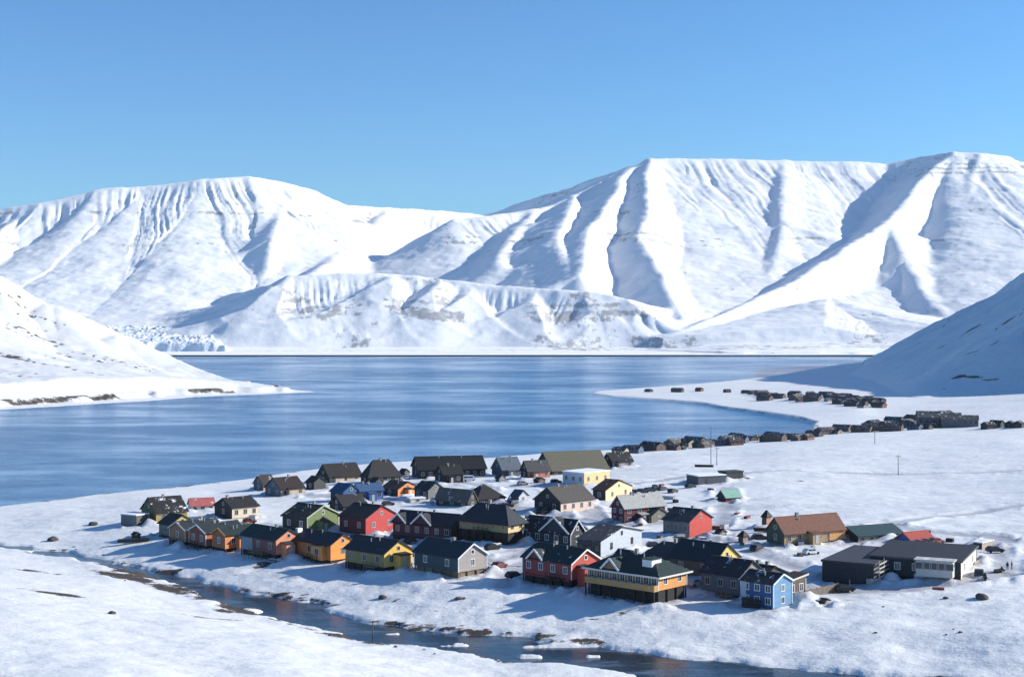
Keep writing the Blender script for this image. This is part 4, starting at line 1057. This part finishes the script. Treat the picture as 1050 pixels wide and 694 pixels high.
# ------------------------------------------------------------------ far buildings: built once per kind, then copied
def far_kind(w, l, h, r, wc, rc, roof='gable'):
    bm = bmesh.new()
    def q(pts): bm.faces.new([bm.verts.new(p) for p in pts])
    for y in (0, l): q([(-w / 2, y, -2), (w / 2, y, -2), (w / 2, y, h), (0, y, h + r - .03), (-w / 2, y, h)])
    for x in (-w / 2, w / 2): q([(x, 0, -2), (x, l, -2), (x, l, h), (x, 0, h)])
    bmesh.ops.remove_doubles(bm, verts=bm.verts, dist=1e-4)
    wall = bm_done(bm, 'wall')
    bm = bmesh.new(); sl = r / (w / 2)
    for s_ in (-1, 1): bm_slab(bm, (s_ * (w / 2 + .4), -.4, h - .4 * sl), (s_ * (w / 2 + .4), l + .4, h - .4 * sl), (s_ * .002, l + .4, h + r), (s_ * .002, -.4, h + r), .2)
    rf = bm_done(bm, 'roof')
    bm = bmesh.new()
    for i in range(max(1, int(l / 3))):
        y = l * (i + .5) / max(1, int(l / 3)); bm_box(bm, -w / 2 - .05, -w / 2 + .03, y - .6, y + .6, h * .4, h * .8); bm_box(bm, w / 2 - .03, w / 2 + .05, y - .6, y + .6, h * .4, h * .8)
    bm_box(bm, -.6, .6, -.05, .03, h * .4, h * .8); bm_box(bm, -.6, .6, l - .03, l + .05, h * .4, h * .8)
    wn = bm_done(bm, 'windows')
    return dict(wall=wall, roof=rf, win=wn, wc=wallm(wc), rc=roof_mat('dark_roofing', rc, .30))
KINDS = [far_kind(8, 13, 3.0, 2.0, (.06, .06, .075), (.03, .03, .038)), far_kind(9, 17, 3.4, 2.4, (.13, .09, .08), (.04, .036, .036)), far_kind(7, 10, 3.0, 2.4, (.20, .09, .06), (.04, .035, .035)),
         far_kind(8, 14, 3.4, 2.4, (.11, .15, .21), (.04, .045, .06)), far_kind(10, 22, 4.2, 2.4, (.16, .16, .17), (.07, .07, .075)), far_kind(8, 12, 3.2, 2.2, (.36, .30, .24), (.04, .035, .035)),
         far_kind(6, 8, 2.6, 1.8, (.04, .045, .05), (.03, .03, .03)), far_kind(9, 16, 3.4, 2.6, (.14, .10, .08), (.10, .085, .08))]
rng = random.Random(11)
def far_building(u, d, kind, label, group, rz=None, sc=1.0, cat='far house', dz=0):
    K = KINDS[kind]
    P = at(u, d)
    o = empty('far_house', (P[0], P[1], P[2] + dz), rng.uniform(-.35, .35) + rng.choice([.75, .75, 2.3]) if rz is None else rz)
    o.scale = (sc, sc, sc); tagp(o, label, cat, group)
    link('wall', K['wall'], K['wc'], o); link('roof', K['roof'], K['rc'], o)
    w = link('glazing', K['win'], GLASS, o)
    return o
# the dark strip between the field and the shore
L1 = 'small dark house in the crowded strip between the snow field and the fjord'
G1 = 'houses of the strip along the fjord'
u = 640
while u < 838:
    f = (u - 640) / 198.0
    for r_ in range(2):
        if rng.random() < .5:
            dd_ = 800 + 150 * f + r_ * 32 + rng.uniform(-12, 12)
            if u > 800: dd_ = min(dd_, 905 + r_ * 20)
            far_building(u + rng.uniform(-3, 3), dd_, rng.choice([0, 1, 3, 6, 2, 5, 7, 5]), L1, G1, sc=rng.uniform(.42, .78))
    u += rng.uniform(6.0, 9.5)
# the harbour strip across the head of the bay
L2 = 'dark low building in the harbour strip beyond the head of the bay'
G2 = 'buildings of the harbour strip'
u = 842
while u < 972:
    far_building(u, 960 + (u - 840) * .5 + rng.uniform(-10, 45), rng.choice([0, 1, 4, 3, 7, 5, 6]), L2, G2, sc=rng.uniform(.5, .8), cat='harbour building')
    u += rng.uniform(7, 13)
for u, d, l in [(900, 1075, 0), (925, 1085, 3), (935, 1060, 1), (945, 1090, 1), (915, 1060, 0), (955, 1085, 3)]:
    far_building(u, d, l, L2, G2, sc=.8, cat='harbour building')
far_building(962, 1110, 3, 'blue grey gabled house beside the white house above the harbour strip', None, 1.2, 1.0)
o = far_building(974, 1120, 5, 'white dark roofed house between the blue grey house and the large harbour shed', None, 2.2, .95)
far_building(985, 1040, 4, 'large charcoal harbour shed with a broad gable, biggest building beyond the field', None, 1.35, 1.2, 'harbour shed')
far_building(1003, 1025, 4, 'charcoal harbour shed with a tan end, next to the biggest one', None, 1.3, 1.0, 'harbour shed')
L3 = 'small dark hut on the crest of the field above the harbour strip'
for u in (1018, 1028, 1037, 1046):
    far_building(u, 985 + rng.uniform(-10, 10), 6, L3, 'huts on the crest of the field', sc=.9, cat='hut')
# the settlement under the shaded hill
L4 = 'tiny dark house of the settlement at the foot of the shaded hill'
G3 = 'houses of the settlement under the hill'
for i in range(66):
    t = rng.random() ** .8
    uu_ = 772 + 132 * t + rng.uniform(-8, 8)
    lo = 1520 - 270 * t; dd_ = lo + rng.uniform(-50, 130) * (1 - .35 * t)
    k_ = rng.choice([0, 1, 2, 3, 6, 0, 1, 7, 5, 5 if rng.random() < .3 else 0])
    if float(gz(PX(uu_, dd_), dd_)[0]) > 26 or float(gz(PX(uu_, dd_), dd_)[0]) < 1.2: continue
    far_building(uu_, dd_, k_, L4, G3, sc=rng.uniform(.5, .85))
L5 = 'tiny building on the long low spit across the bay'
for u, d in [(668, 1700), (700, 1680), (720, 1690), (748, 1660), (768, 1600)]:
    far_building(u, d, rng.choice([0, 2, 6]), L5, 'buildings on the spit', sc=rng.uniform(.6, .9), cat='spit building')

# ------------------------------------------------------------------ masts and poles
def pole(label, u, v, top_v, d=None, name='utility_pole', cat='pole', arms=True):
    P = hit(u, v) if d is None else at(u, d)
    h_ = (HC * S - P[2]) - (top_v - HY) / F * P[1]
    root = empty(name, P); tagp(root, label, cat)
    bm = bmesh.new(); bmesh.ops.create_cone(bm, cap_ends=True, segments=10, radius1=.16, radius2=.10, depth=h_ + 1)
    bmesh.ops.translate(bm, vec=(0, 0, h_ / 2 - .5), verts=bm.verts)
    link('shaft', bm_done(bm, 'shaft'), paint('mast_paint', (.10, .10, .11), .7, .1), root)
    if arms:
        bm = bmesh.new(); bm_box(bm, -.9, .9, -.07, .07, h_ * .9, h_ * .9 + .14)
        for x in (-.8, 0, .8): bm_box(bm, x - .06, x + .06, -.06, .06, h_ * .9 + .14, h_ * .9 + .35)
        link('crossarm', bm_done(bm, 'crossarm'), DARKWOOD, root)
    return root
pole('tall slim mast rising in front of the water at the field edge', 729, 477, 437, name='radio_mast', cat='mast', arms=False)
pole('utility pole standing alone on the upper snow field', 921, 487, 466)
pole('utility pole at the harbour strip nearest its low end', 897, 455, 438)
pole('thin utility pole by the pinkish front house', 735, 477, 458)
pole('short marker pole standing at the edge of the stream', 382, 654, 638, name='marker_pole', cat='marker pole', arms=False)
pole('dark post on the snow in front of the charcoal block', 871, 603, 594, name='post', cat='post', arms=False)

# ------------------------------------------------------------------ vehicles
def make_car(col, van=False):
    L_, W2, H_ = (5.2, 1.95, 2.2) if van else (4.3, 1.8, 1.5)
    bm = bmesh.new()
    if van: prof = [(-2.5, .35), (2.55, .35), (2.6, 1.0), (2.15, 1.25), (1.5, 2.1), (-2.4, 2.15), (-2.55, 1.2)]
    else: prof = [(-2.1, .3), (2.1, .3), (2.15, .75), (1.1, .92), (.45, 1.45), (-1.3, 1.48), (-2.0, .95), (-2.15, .7)]
    for s_ in (-1,): pass
    A_ = [bm.verts.new((x, -W2 / 2, z)) for x, z in prof]; B_ = [bm.verts.new((x, W2 / 2, z)) for x, z in prof]
    bm.faces.new(A_); bm.faces.new(B_)
    for i in range(len(prof)): bm.faces.new((A_[i], A_[(i + 1) % len(prof)], B_[(i + 1) % len(prof)], B_[i]))
    bmesh.ops.bevel(bm, geom=list(bm.edges), offset=.07, segments=2, affect='EDGES')
    body = bm_done(bm, 'body')
    bm = bmesh.new()
    z0, z1 = (1.3, 1.95) if van else (.95, 1.36)
    x0, x1 = (-2.2, 1.35) if van else (-1.35, .55)
    for y in (-W2 / 2 - .012, W2 / 2 + .012):
        bm_box(bm, x0, (x0 + x1) / 2 - .05, min(y, y * .98), max(y, y * .98), z0, z1); bm_box(bm, (x0 + x1) / 2 + .05, x1, min(y, y * .98), max(y, y * .98), z0, z1)
    fx0, fx1, fz0, fz1 = (2.17, 1.55, 1.27, 2.06) if van else (1.08, .50, .96, 1.42)
    bm_slab(bm, (fx0, -W2 / 2 + .15, fz0), (fx0, W2 / 2 - .15, fz0), (fx1, W2 / 2 - .15, fz1), (fx1, -W2 / 2 + .15, fz1), .02)
    glass = bm_done(bm, 'side_glass')
    bm = bmesh.new(); bmesh.ops.create_cone(bm, cap_ends=True, segments=16, radius1=.34, radius2=.34, depth=.24, matrix=Matrix.Rotation(R(90), 4, 'X'))
    tyre = bm_done(bm, 'wheel')
    return dict(body=body, glass=glass, tyre=tyre, m=paint('car_paint', col, .35, .03), wx=1.55 if van else 1.35, wy=W2 / 2 - .1)
CARK = {}
def car(label, u, v, col, rz, van=False, group=None):
    key = (col, van)
    if key not in CARK: CARK[key] = make_car(col, van)
    K = CARK[key]; P = hit(u, v)
    o = empty('van' if van else 'parked_car', (P[0], P[1], P[2]), rz); tagp(o, label, 'van' if van else 'car', group)
    link('body', K['body'], K['m'], o); link('window', K['glass'], GLASS, o)
    for sx in (-1, 1):
        for sy in (-1, 1):
            w = link('wheel', K['tyre'], BLACKM, o); w.location = (sx * K['wx'], sy * K['wy'], .34)
    return o
car('white van parked in front of the long black warehouse', 481, 493, (.75, .75, .76), .2, True)
car('white car parked at the gap between the black hipped house and the warehouse', 416, 491, (.72, .73, .76), .4)
car('silver car beside the dark teal house', 447, 514, (.45, .47, .5), 1.0)
car('black car between the taupe roof and the khaki hipped house', 520, 520, (.03, .03, .035), .3)
car('dark blue car beside the tiny pale gabled hut', 526, 517, (.04, .05, .09), .9)
car('red car in front of the cream house', 256, 536, (.30, .06, .04), .1)
car('dark car in front of the khaki undercroft', 505, 563, (.03, .03, .03), .6)
car('white car below the scarlet gable house', 722, 556, (.74, .74, .75), .2)
car('black car below the scarlet gable house beside the white car', 700, 556, (.03, .03, .03), .35)
car('dark car by the kiosk at the foot of the field', 779, 553, (.05, .05, .06), .1)
car('dark green car against the beige end of the wide modern building', 1004, 590, (.05, .06, .06), 1.2)
for i, (u, v) in enumerate([(652, 506), (659, 505), (666, 504), (673, 503), (680, 503), (648, 512), (690, 505)]):
    car('dark vehicle in the line parked on the snow above the maroon house', u, v, [(.04, .04, .05), (.10, .11, .13), (.05, .06, .09)][i % 3], .15 * i, group='vehicles parked above the maroon house')
for i, (u, v) in enumerate([(938, 560), (945, 559), (952, 558), (960, 557)]):
    car('small dark vehicle in the row beside the scarlet roofed cabin', u, v, [(.06, .06, .07), (.28, .07, .06)][i % 2], .2 + .1 * i, group='vehicles beside the scarlet cabin')


for (lab, u, v, c, rz) in [
    ('black car parked behind the bright orange house with the bay', 366, 553, (.03, .03, .035), .8), ('grey car parked on the snow lane behind the yellow house', 428, 570, (.2, .2, .21), .2),
    ('dark red car parked behind the grey house with the taupe gable', 512, 582, (.16, .03, .03), .9), ('black car parked beside the red house with the small dormer', 527, 592, (.03, .03, .03), .7),
    ('silver car parked between the amber lodge and the slate blue house', 712, 600, (.42, .43, .45), .9), ('dark car parked behind the pale grey blue house', 671, 561, (.05, .05, .06), .1),
    ('black car parked at the end of the rust brown roofed building', 776, 564, (.03, .03, .035), .9), ('white car parked in front of the rust brown roofed building', 832, 568, (.72, .72, .73), .4),
    ('black car parked in front of the charcoal block', 866, 606, (.03, .03, .03), .2), ('blue car parked behind the green house', 302, 529, (.04, .08, .2), .2),
    ('dark car parked below the royal blue cabin', 398, 518, (.05, .05, .06), .3), ('white car parked beside the cream yellow house', 652, 515, (.72, .72, .73), .7),
    ('black car parked between the flat roofed block and the large hall', 570, 495, (.03, .03, .035), .2), ('grey car parked by the brick red walled house', 536, 497, (.25, .25, .27), .5),
    ('dark car parked by the lone hut on the open snow', 1020, 566, (.05, .05, .06), .1), ('black car parked by the snow topped garage', 708, 500, (.03, .03, .035), .6)]:
    car(lab, u, v, c, rz)
# ------------------------------------------------------------------ snowmobile and the two people by it
def snowmobile(label, u, v, rz):
    P = hit(u, v); o = empty('snowmobile', P, rz); tagp(o, label, 'snowmobile')
    bm = bmesh.new()
    prof = [(-1.4, .35), (1.1, .3), (1.35, .55), (.7, .95), (.2, .78), (-1.35, .82)]
    A_ = [bm.verts.new((x, -.38, z)) for x, z in prof]; B_ = [bm.verts.new((x, .38, z)) for x, z in prof]
    bm.faces.new(A_); bm.faces.new(B_)
    for i in range(6): bm.faces.new((A_[i], A_[(i + 1) % 6], B_[(i + 1) % 6], B_[i]))
    bmesh.ops.bevel(bm, geom=list(bm.edges), offset=.06, segments=2, affect='EDGES')
    link('body', bm_done(bm, 'body'), paint('snowmobile_black', (.03, .03, .035), .4, .05), o)
    bm = bmesh.new(); bm_slab(bm, (.72, -.3, .93), (.72, .3, .93), (.45, .26, 1.35), (.45, -.26, 1.35), .02); link('windscreen', bm_done(bm, 'windscreen'), GLASS, o)
    bm = bmesh.new(); bm_box(bm, -1.5, .5, -.2, .2, -.05, .36); link('track', bm_done(bm, 'track'), BLACKM, o)
    for s_ in (-1, 1):
        bm = bmesh.new(); bm_bar(bm, (.5, s_ * .5, .02), (1.5, s_ * .5, .02), .14, .04); bm_bar(bm, (1.5, s_ * .5, .02), (1.75, s_ * .5, .2), .14, .04); bm_bar(bm, (1.0, s_ * .5, .03), (.8, s_ * .3, .45), .05)
        link('ski', bm_done(bm, 'ski'), BLACKM, o)
    bm = bmesh.new(); bm_bar(bm, (.35, -.4, 1.02), (.35, .4, 1.02), .05); bm_bar(bm, (.35, 0, 1.02), (.45, 0, .8), .05); link('handlebar', bm_done(bm, 'handlebar'), BLACKM, o)
snowmobile('black snowmobile standing beside the two people on open snow', 1025, 587, .4)
snowmobile('black snowmobile near the beige end of the wide modern building', 1010, 594, 1.3)

def skin_body(name, verts, edges, rad, mat, root=0):
    me = bpy.data.meshes.new(name); me.from_pydata(verts, edges, [])
    o = bpy.data.objects.new(name, me); C.objects.link(o)
    m = o.modifiers.new('skin', 'SKIN'); sv = me.skin_vertices[0].data
    for i, r_ in enumerate(rad): sv[i].radius = (r_, r_) if not isinstance(r_, tuple) else r_
    sv[root].use_root = True
    s_ = o.modifiers.new('sub', 'SUBSURF'); s_.levels = 1; s_.render_levels = 2
    dg = bpy.context.evaluated_depsgraph_get()
    me2 = bpy.data.meshes.new_from_object(o.evaluated_get(dg)); bpy.data.objects.remove(o)
    for p in me2.polygons: p.use_smooth = True
    return link(name, me2, mat)

def person(label, u, v, rz, jacket, trousers, arm):
    P = hit(u, v)
    V = [(0, 0, .95), (0, 0, 1.15), (0, 0, 1.38), (0, 0, 1.5), (0, .02, 1.62), (0, .02, 1.74),
         (.20, 0, 1.40), (.27, .03, 1.13), (.25, .16 if arm else .06, .90), (.25, .22 if arm else .08, .82), (-.20, 0, 1.40), (-.27, .02, 1.13), (-.26, .08, .90), (-.26, .10, .82),
         (.10, 0, .88), (.11, .04, .50), (.12, 0, .09), (.12, .16, .04), (-.10, 0, .88), (-.12, -.03, .50), (-.13, -.08, .09), (-.13, .08, .04)]
    E = [(0, 1), (1, 2), (2, 3), (3, 4), (4, 5), (2, 6), (6, 7), (7, 8), (8, 9), (2, 10), (10, 11), (11, 12), (12, 13), (0, 14), (14, 15), (15, 16), (16, 17), (0, 18), (18, 19), (19, 20), (20, 21)]
    Rr = [.16, .155, .16, .065, .10, .085, .085, .065, .05, .045, .085, .065, .05, .045, .10, .075, .055, .05, .10, .075, .055, .05]
    o = skin_body('person', V, E, Rr, paint('winter_trousers', trousers, .9, .1))
    o.location = P; o.rotation_euler = (0, 0, rz); tagp(o, label, 'person')
    j = skin_body('jacket', [(0, 0, .86), (0, 0, 1.15), (0, 0, 1.38), (0, 0, 1.47), (.20, 0, 1.40), (.27, .03, 1.13), (.255, .15 if arm else .06, .93), (-.20, 0, 1.40), (-.27, .02, 1.13), (-.262, .075, .93)],
                  [(0, 1), (1, 2), (2, 3), (2, 4), (4, 5), (5, 6), (2, 7), (7, 8), (8, 9)], [.20, .19, .19, .09, .105, .085, .07, .105, .085, .07], paint('winter_jacket', jacket, .9, .1), 1)
    j.parent = o
    bm = bmesh.new(); bmesh.ops.create_uvsphere(bm, u_segments=12, v_segments=8, radius=.125); bmesh.ops.translate(bm, vec=(0, .01, 1.74), verts=bm.verts)
    bmesh.ops.delete(bm, geom=[x for x in bm.verts if x.co.z < 1.70], context='VERTS')
    c = link('cap', bm_done(bm, 'cap'), paint('wool_cap', (.05, .05, .06), .95, .1), o)
    return o
person('person in a dark blue jacket standing beside the snowmobile', 1033, 584, 2.4, (.03, .04, .07), (.02, .02, .025), True)
person('person in a black jacket standing a step away from the snowmobile', 1037.5, 583.5, 1.2, (.025, .025, .025), (.03, .03, .035), False)

# ------------------------------------------------------------------ fence, rocks, scrub
P0 = hit(826, 613); P1 = hit(860, 605)
root = empty('fence', P0, math.atan2(P1[1] - P0[1], P1[0] - P0[0])); tagp(root, 'weathered plank fence running out from the small brown annex', 'fence')
Lf = math.hypot(P1[0] - P0[0], P1[1] - P0[1]); dzf = P1[2] - P0[2]
bm = bmesh.new()
for i in range(int(Lf / .22)):
    x = i * .22; z = dzf * x / Lf; bm_box(bm, x, x + .17, -.03, .03, z - .5, z + 1.5 + .12 * ((i * 7) % 5) / 5)
link('boards', bm_done(bm, 'boards'), paint('weathered_planks', (.24, .19, .15), .85, .25, boards=2.0), root)
for i in range(7):
    x = i * (Lf - .2) / 6; z = dzf * x / Lf
    bm = bmesh.new(); bm_box(bm, x, x + .16, .034, .2, z - .8, z + 1.7); link('post', bm_done(bm, 'post'), PLANK, root)

ROCKM = paint('dark_rock', (.085, .075, .07), .9, .3)
def rock_obj(label, u, v, r_, seed, group=None, flat=.6):
    P = hit(u, v)
    bm = bmesh.new(); bmesh.ops.create_icosphere(bm, subdivisions=3, radius=r_)
    for q in bm.verts:
        n = float(fbm(np.array([q.co.x * 1.3 / r_ + seed]), np.array([q.co.y * 1.3 / r_ + q.co.z * .9 / r_]), seed, 4)[0])
        q.co *= .62 + .75 * n; q.co.z *= flat
    o = link('rock', bm_done(bm, 'rock'), ROCKM); o.location = (P[0], P[1], P[2] + r_ * .12); o.rotation_euler = (0, 0, seed * 1.7)
    tagp(o, label, 'rock', group)
rock_obj('large dark boulder alone on the open snow below the two people', 1006, 613, 1.35, 3)
rock_obj('smaller dark rock on the open snow below the modern building', 970, 613.5, .6, 5)
rock_obj('dark rock on the snow near the far bend of the stream', 55, 554, 1.6, 7)
rock_obj('dark rock on the snow between the shore and the grey shed', 96, 538, 1.6, 8)
rock_obj('dark stone lying on the near snow bank beside the stream', 115, 629, .8, 9)
rock_obj('brown boulder half buried in the bank under the grey house', 393, 613, 1.0, 10)
rock_obj('brown rock in the bank between the yellow and the grey houses', 470, 614, .9, 12, flat=.4)
for i in range(20):
    u = rng.uniform(780, 1045); v = rng.uniform(608, 655)
    if i > 4: u, v = rng.uniform(60, 560), rng.uniform(470, 690); 
    if i > 4:
        sv = [p for p in STREAM_UV if p[0] <= u][-1]; sn = [p for p in STREAM_UV if p[0] > u][0]
        v = sv[1] + (sn[1] - sv[1]) * (u - sv[0]) / (sn[0] - sv[0]) + rng.choice([-1, 1]) * rng.uniform(7, 16)
    rock_obj('small dark stone poking through the snow of the stream banks and lower field', u, v, rng.uniform(.2, .42), 20 + i, 'small stones in the snow')
# debris stacks around the houses
def stack(label, u, v, w, l, h_, mat, rz, cat='timber stack'):
    P = hit(u, v); bm = bmesh.new(); r2 = random.Random(int(u * 7 + v))
    for i in range(int(h_ / .22)):
        for j in range(max(1, int(w / .35))):
            x = j * .35 + r2.uniform(-.05, .05); bm_box(bm, x, x + .28, r2.uniform(-.3, .2), l + r2.uniform(-.3, .3), i * .23, i * .23 + .17)
    o = link('timber_stack', bm_done(bm, 'timber_stack'), mat); o.location = P; o.rotation_euler = (0, 0, rz); tagp(o, label, cat)
stack('low stack of brown timber in front of the cream house', 252, 539, 2.5, 7, .7, PLANK, 1.0)
stack('timber stack beside the fence of the small brown annex', 838, 616, 1.6, 4, .6, PLANK, .6)
stack('long low stack of dark timber near the little black hut', 152, 555, 2, 8, 1.0, DARKWOOD, 1.9)
stack('dark timber stack on the upper field above the garage', 731, 479, 2, 7, 1.0, DARKWOOD, 1.4)
stack('pale timber stack beside the grey roofed maroon house', 690, 512, 2.4, 7, .9, STEEL, .9)
stack('dark stack beside the small black store on the upper field', 766, 492, 2, 6, .8, DARKWOOD, 1.0)
stack('dark timber stack behind the tower hut', 797, 545, 2, 6, 1.0, DARKWOOD, 1.5)

# ------------------------------------------------------------------ crates and gear left on the snow between the houses
def make_crate(w, l, h_, m):
    bm = bmesh.new()
    bm_box(bm, -w / 2, w / 2, -l / 2, l / 2, .08, h_)
    for x in (-w / 2 + .08, w / 2 - .08): bm_box(bm, x - .06, x + .06, -l / 2 - .02, l / 2 + .02, -.2, .085)
    for z in (.3, h_ - .08): bm_box(bm, -w / 2 - .03, w / 2 + .03, -l / 2 - .03, l / 2 + .03, z - .05, z + .05)
    return bm_done(bm, 'crate'), m
CR = [make_crate(1.2, 1.8, .9, DARKWOOD), make_crate(1.0, 1.4, .8, PLANK), make_crate(1.5, 2.6, 1.2, STEEL), make_crate(1.1, 2.2, .7, paint('faded_red_crate', (.22, .06, .05), .8, .15))]
for i in range(56):
    u, v = [(rng.uniform(250, 560), rng.uniform(508, 560)), (rng.uniform(540, 760), rng.uniform(500, 600)), (rng.uniform(620, 780), rng.uniform(494, 560)), (rng.uniform(820, 1000), rng.uniform(545, 606))][i % 4]
    P = hit(u, v); me_, m_ = CR[rng.randrange(4)]
    o = link('crate', me_, m_); o.location = P; o.rotation_euler = (0, 0, rng.uniform(0, 3))
    tagp(o, 'small crate left on the snow between the houses', 'crate', 'crates left between the houses')

# ------------------------------------------------------------------ drifted and trampled snow against the walls
gro = bpy.data.objects['ground']; gm = gro.data
nv = len(gm.vertices)
co = np.empty(nv * 3, np.float32); gm.vertices.foreach_get('co', co); co = co.reshape(-1, 3)
tr_ = np.empty(nv, np.float32); gm.attributes['trod'].data.foreach_get('value', tr_)
for o in list(C.objects):
    if '_dims' not in o.keys(): continue
    Wr, Wl = o['_dims'][0], o['_dims'][1]
    x0, y0 = o.location.x, o.location.y
    m = np.where((np.abs(co[:, 0] - x0) < 34) & (np.abs(co[:, 1] - y0) < 34))[0]
    if not len(m): continue
    a = o.rotation_euler.z; ca, sa = math.cos(a), math.sin(a)
    lx = (co[m, 0] - x0) * ca + (co[m, 1] - y0) * sa; ly = -(co[m, 0] - x0) * sa + (co[m, 1] - y0) * ca
    dx = np.maximum(np.maximum(-lx, lx - Wr), 0); dy = np.maximum(np.maximum(-ly, ly - Wl), 0)
    d = np.hypot(dx, dy)
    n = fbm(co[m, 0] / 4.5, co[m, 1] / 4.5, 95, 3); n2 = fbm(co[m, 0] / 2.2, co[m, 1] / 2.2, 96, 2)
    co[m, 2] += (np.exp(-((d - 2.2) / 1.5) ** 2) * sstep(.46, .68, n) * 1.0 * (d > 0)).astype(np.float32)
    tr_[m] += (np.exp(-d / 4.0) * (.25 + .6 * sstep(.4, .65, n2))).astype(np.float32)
    del o['_dims']
gm.vertices.foreach_set('co', co.ravel()); gm.attributes['trod'].data.foreach_set('value', tr_); gm.update()
# ------------------------------------------------------------------ clear cold air
HAZE = True
if HAZE:
    bm = bmesh.new(); bmesh.ops.create_cube(bm, size=1.0)
    bmesh.ops.scale(bm, vec=(27000, 14200, 1500), verts=bm.verts)
    bmesh.ops.translate(bm, vec=(0, 6400, 744), verts=bm.verts)
    me = bpy.data.meshes.new('haze'); bm.to_mesh(me); bm.free()
    hm = bpy.data.materials.new('haze'); hm.use_nodes = True
    t = hm.node_tree; t.nodes.remove(t.nodes['Principled BSDF'])
    pv = t.nodes.new('ShaderNodeVolumePrincipled'); pv.inputs['Color'].default_value = (.80, .90, 1, 1); pv.inputs['Density'].default_value = 2.2e-5
    pv.inputs['Anisotropy'].default_value = 0.0
    t.links.new(pv.outputs[0], t.nodes['Material Output'].inputs['Volume'])
    ho = link('haze', me, hm); tagp(ho, kind='stuff')
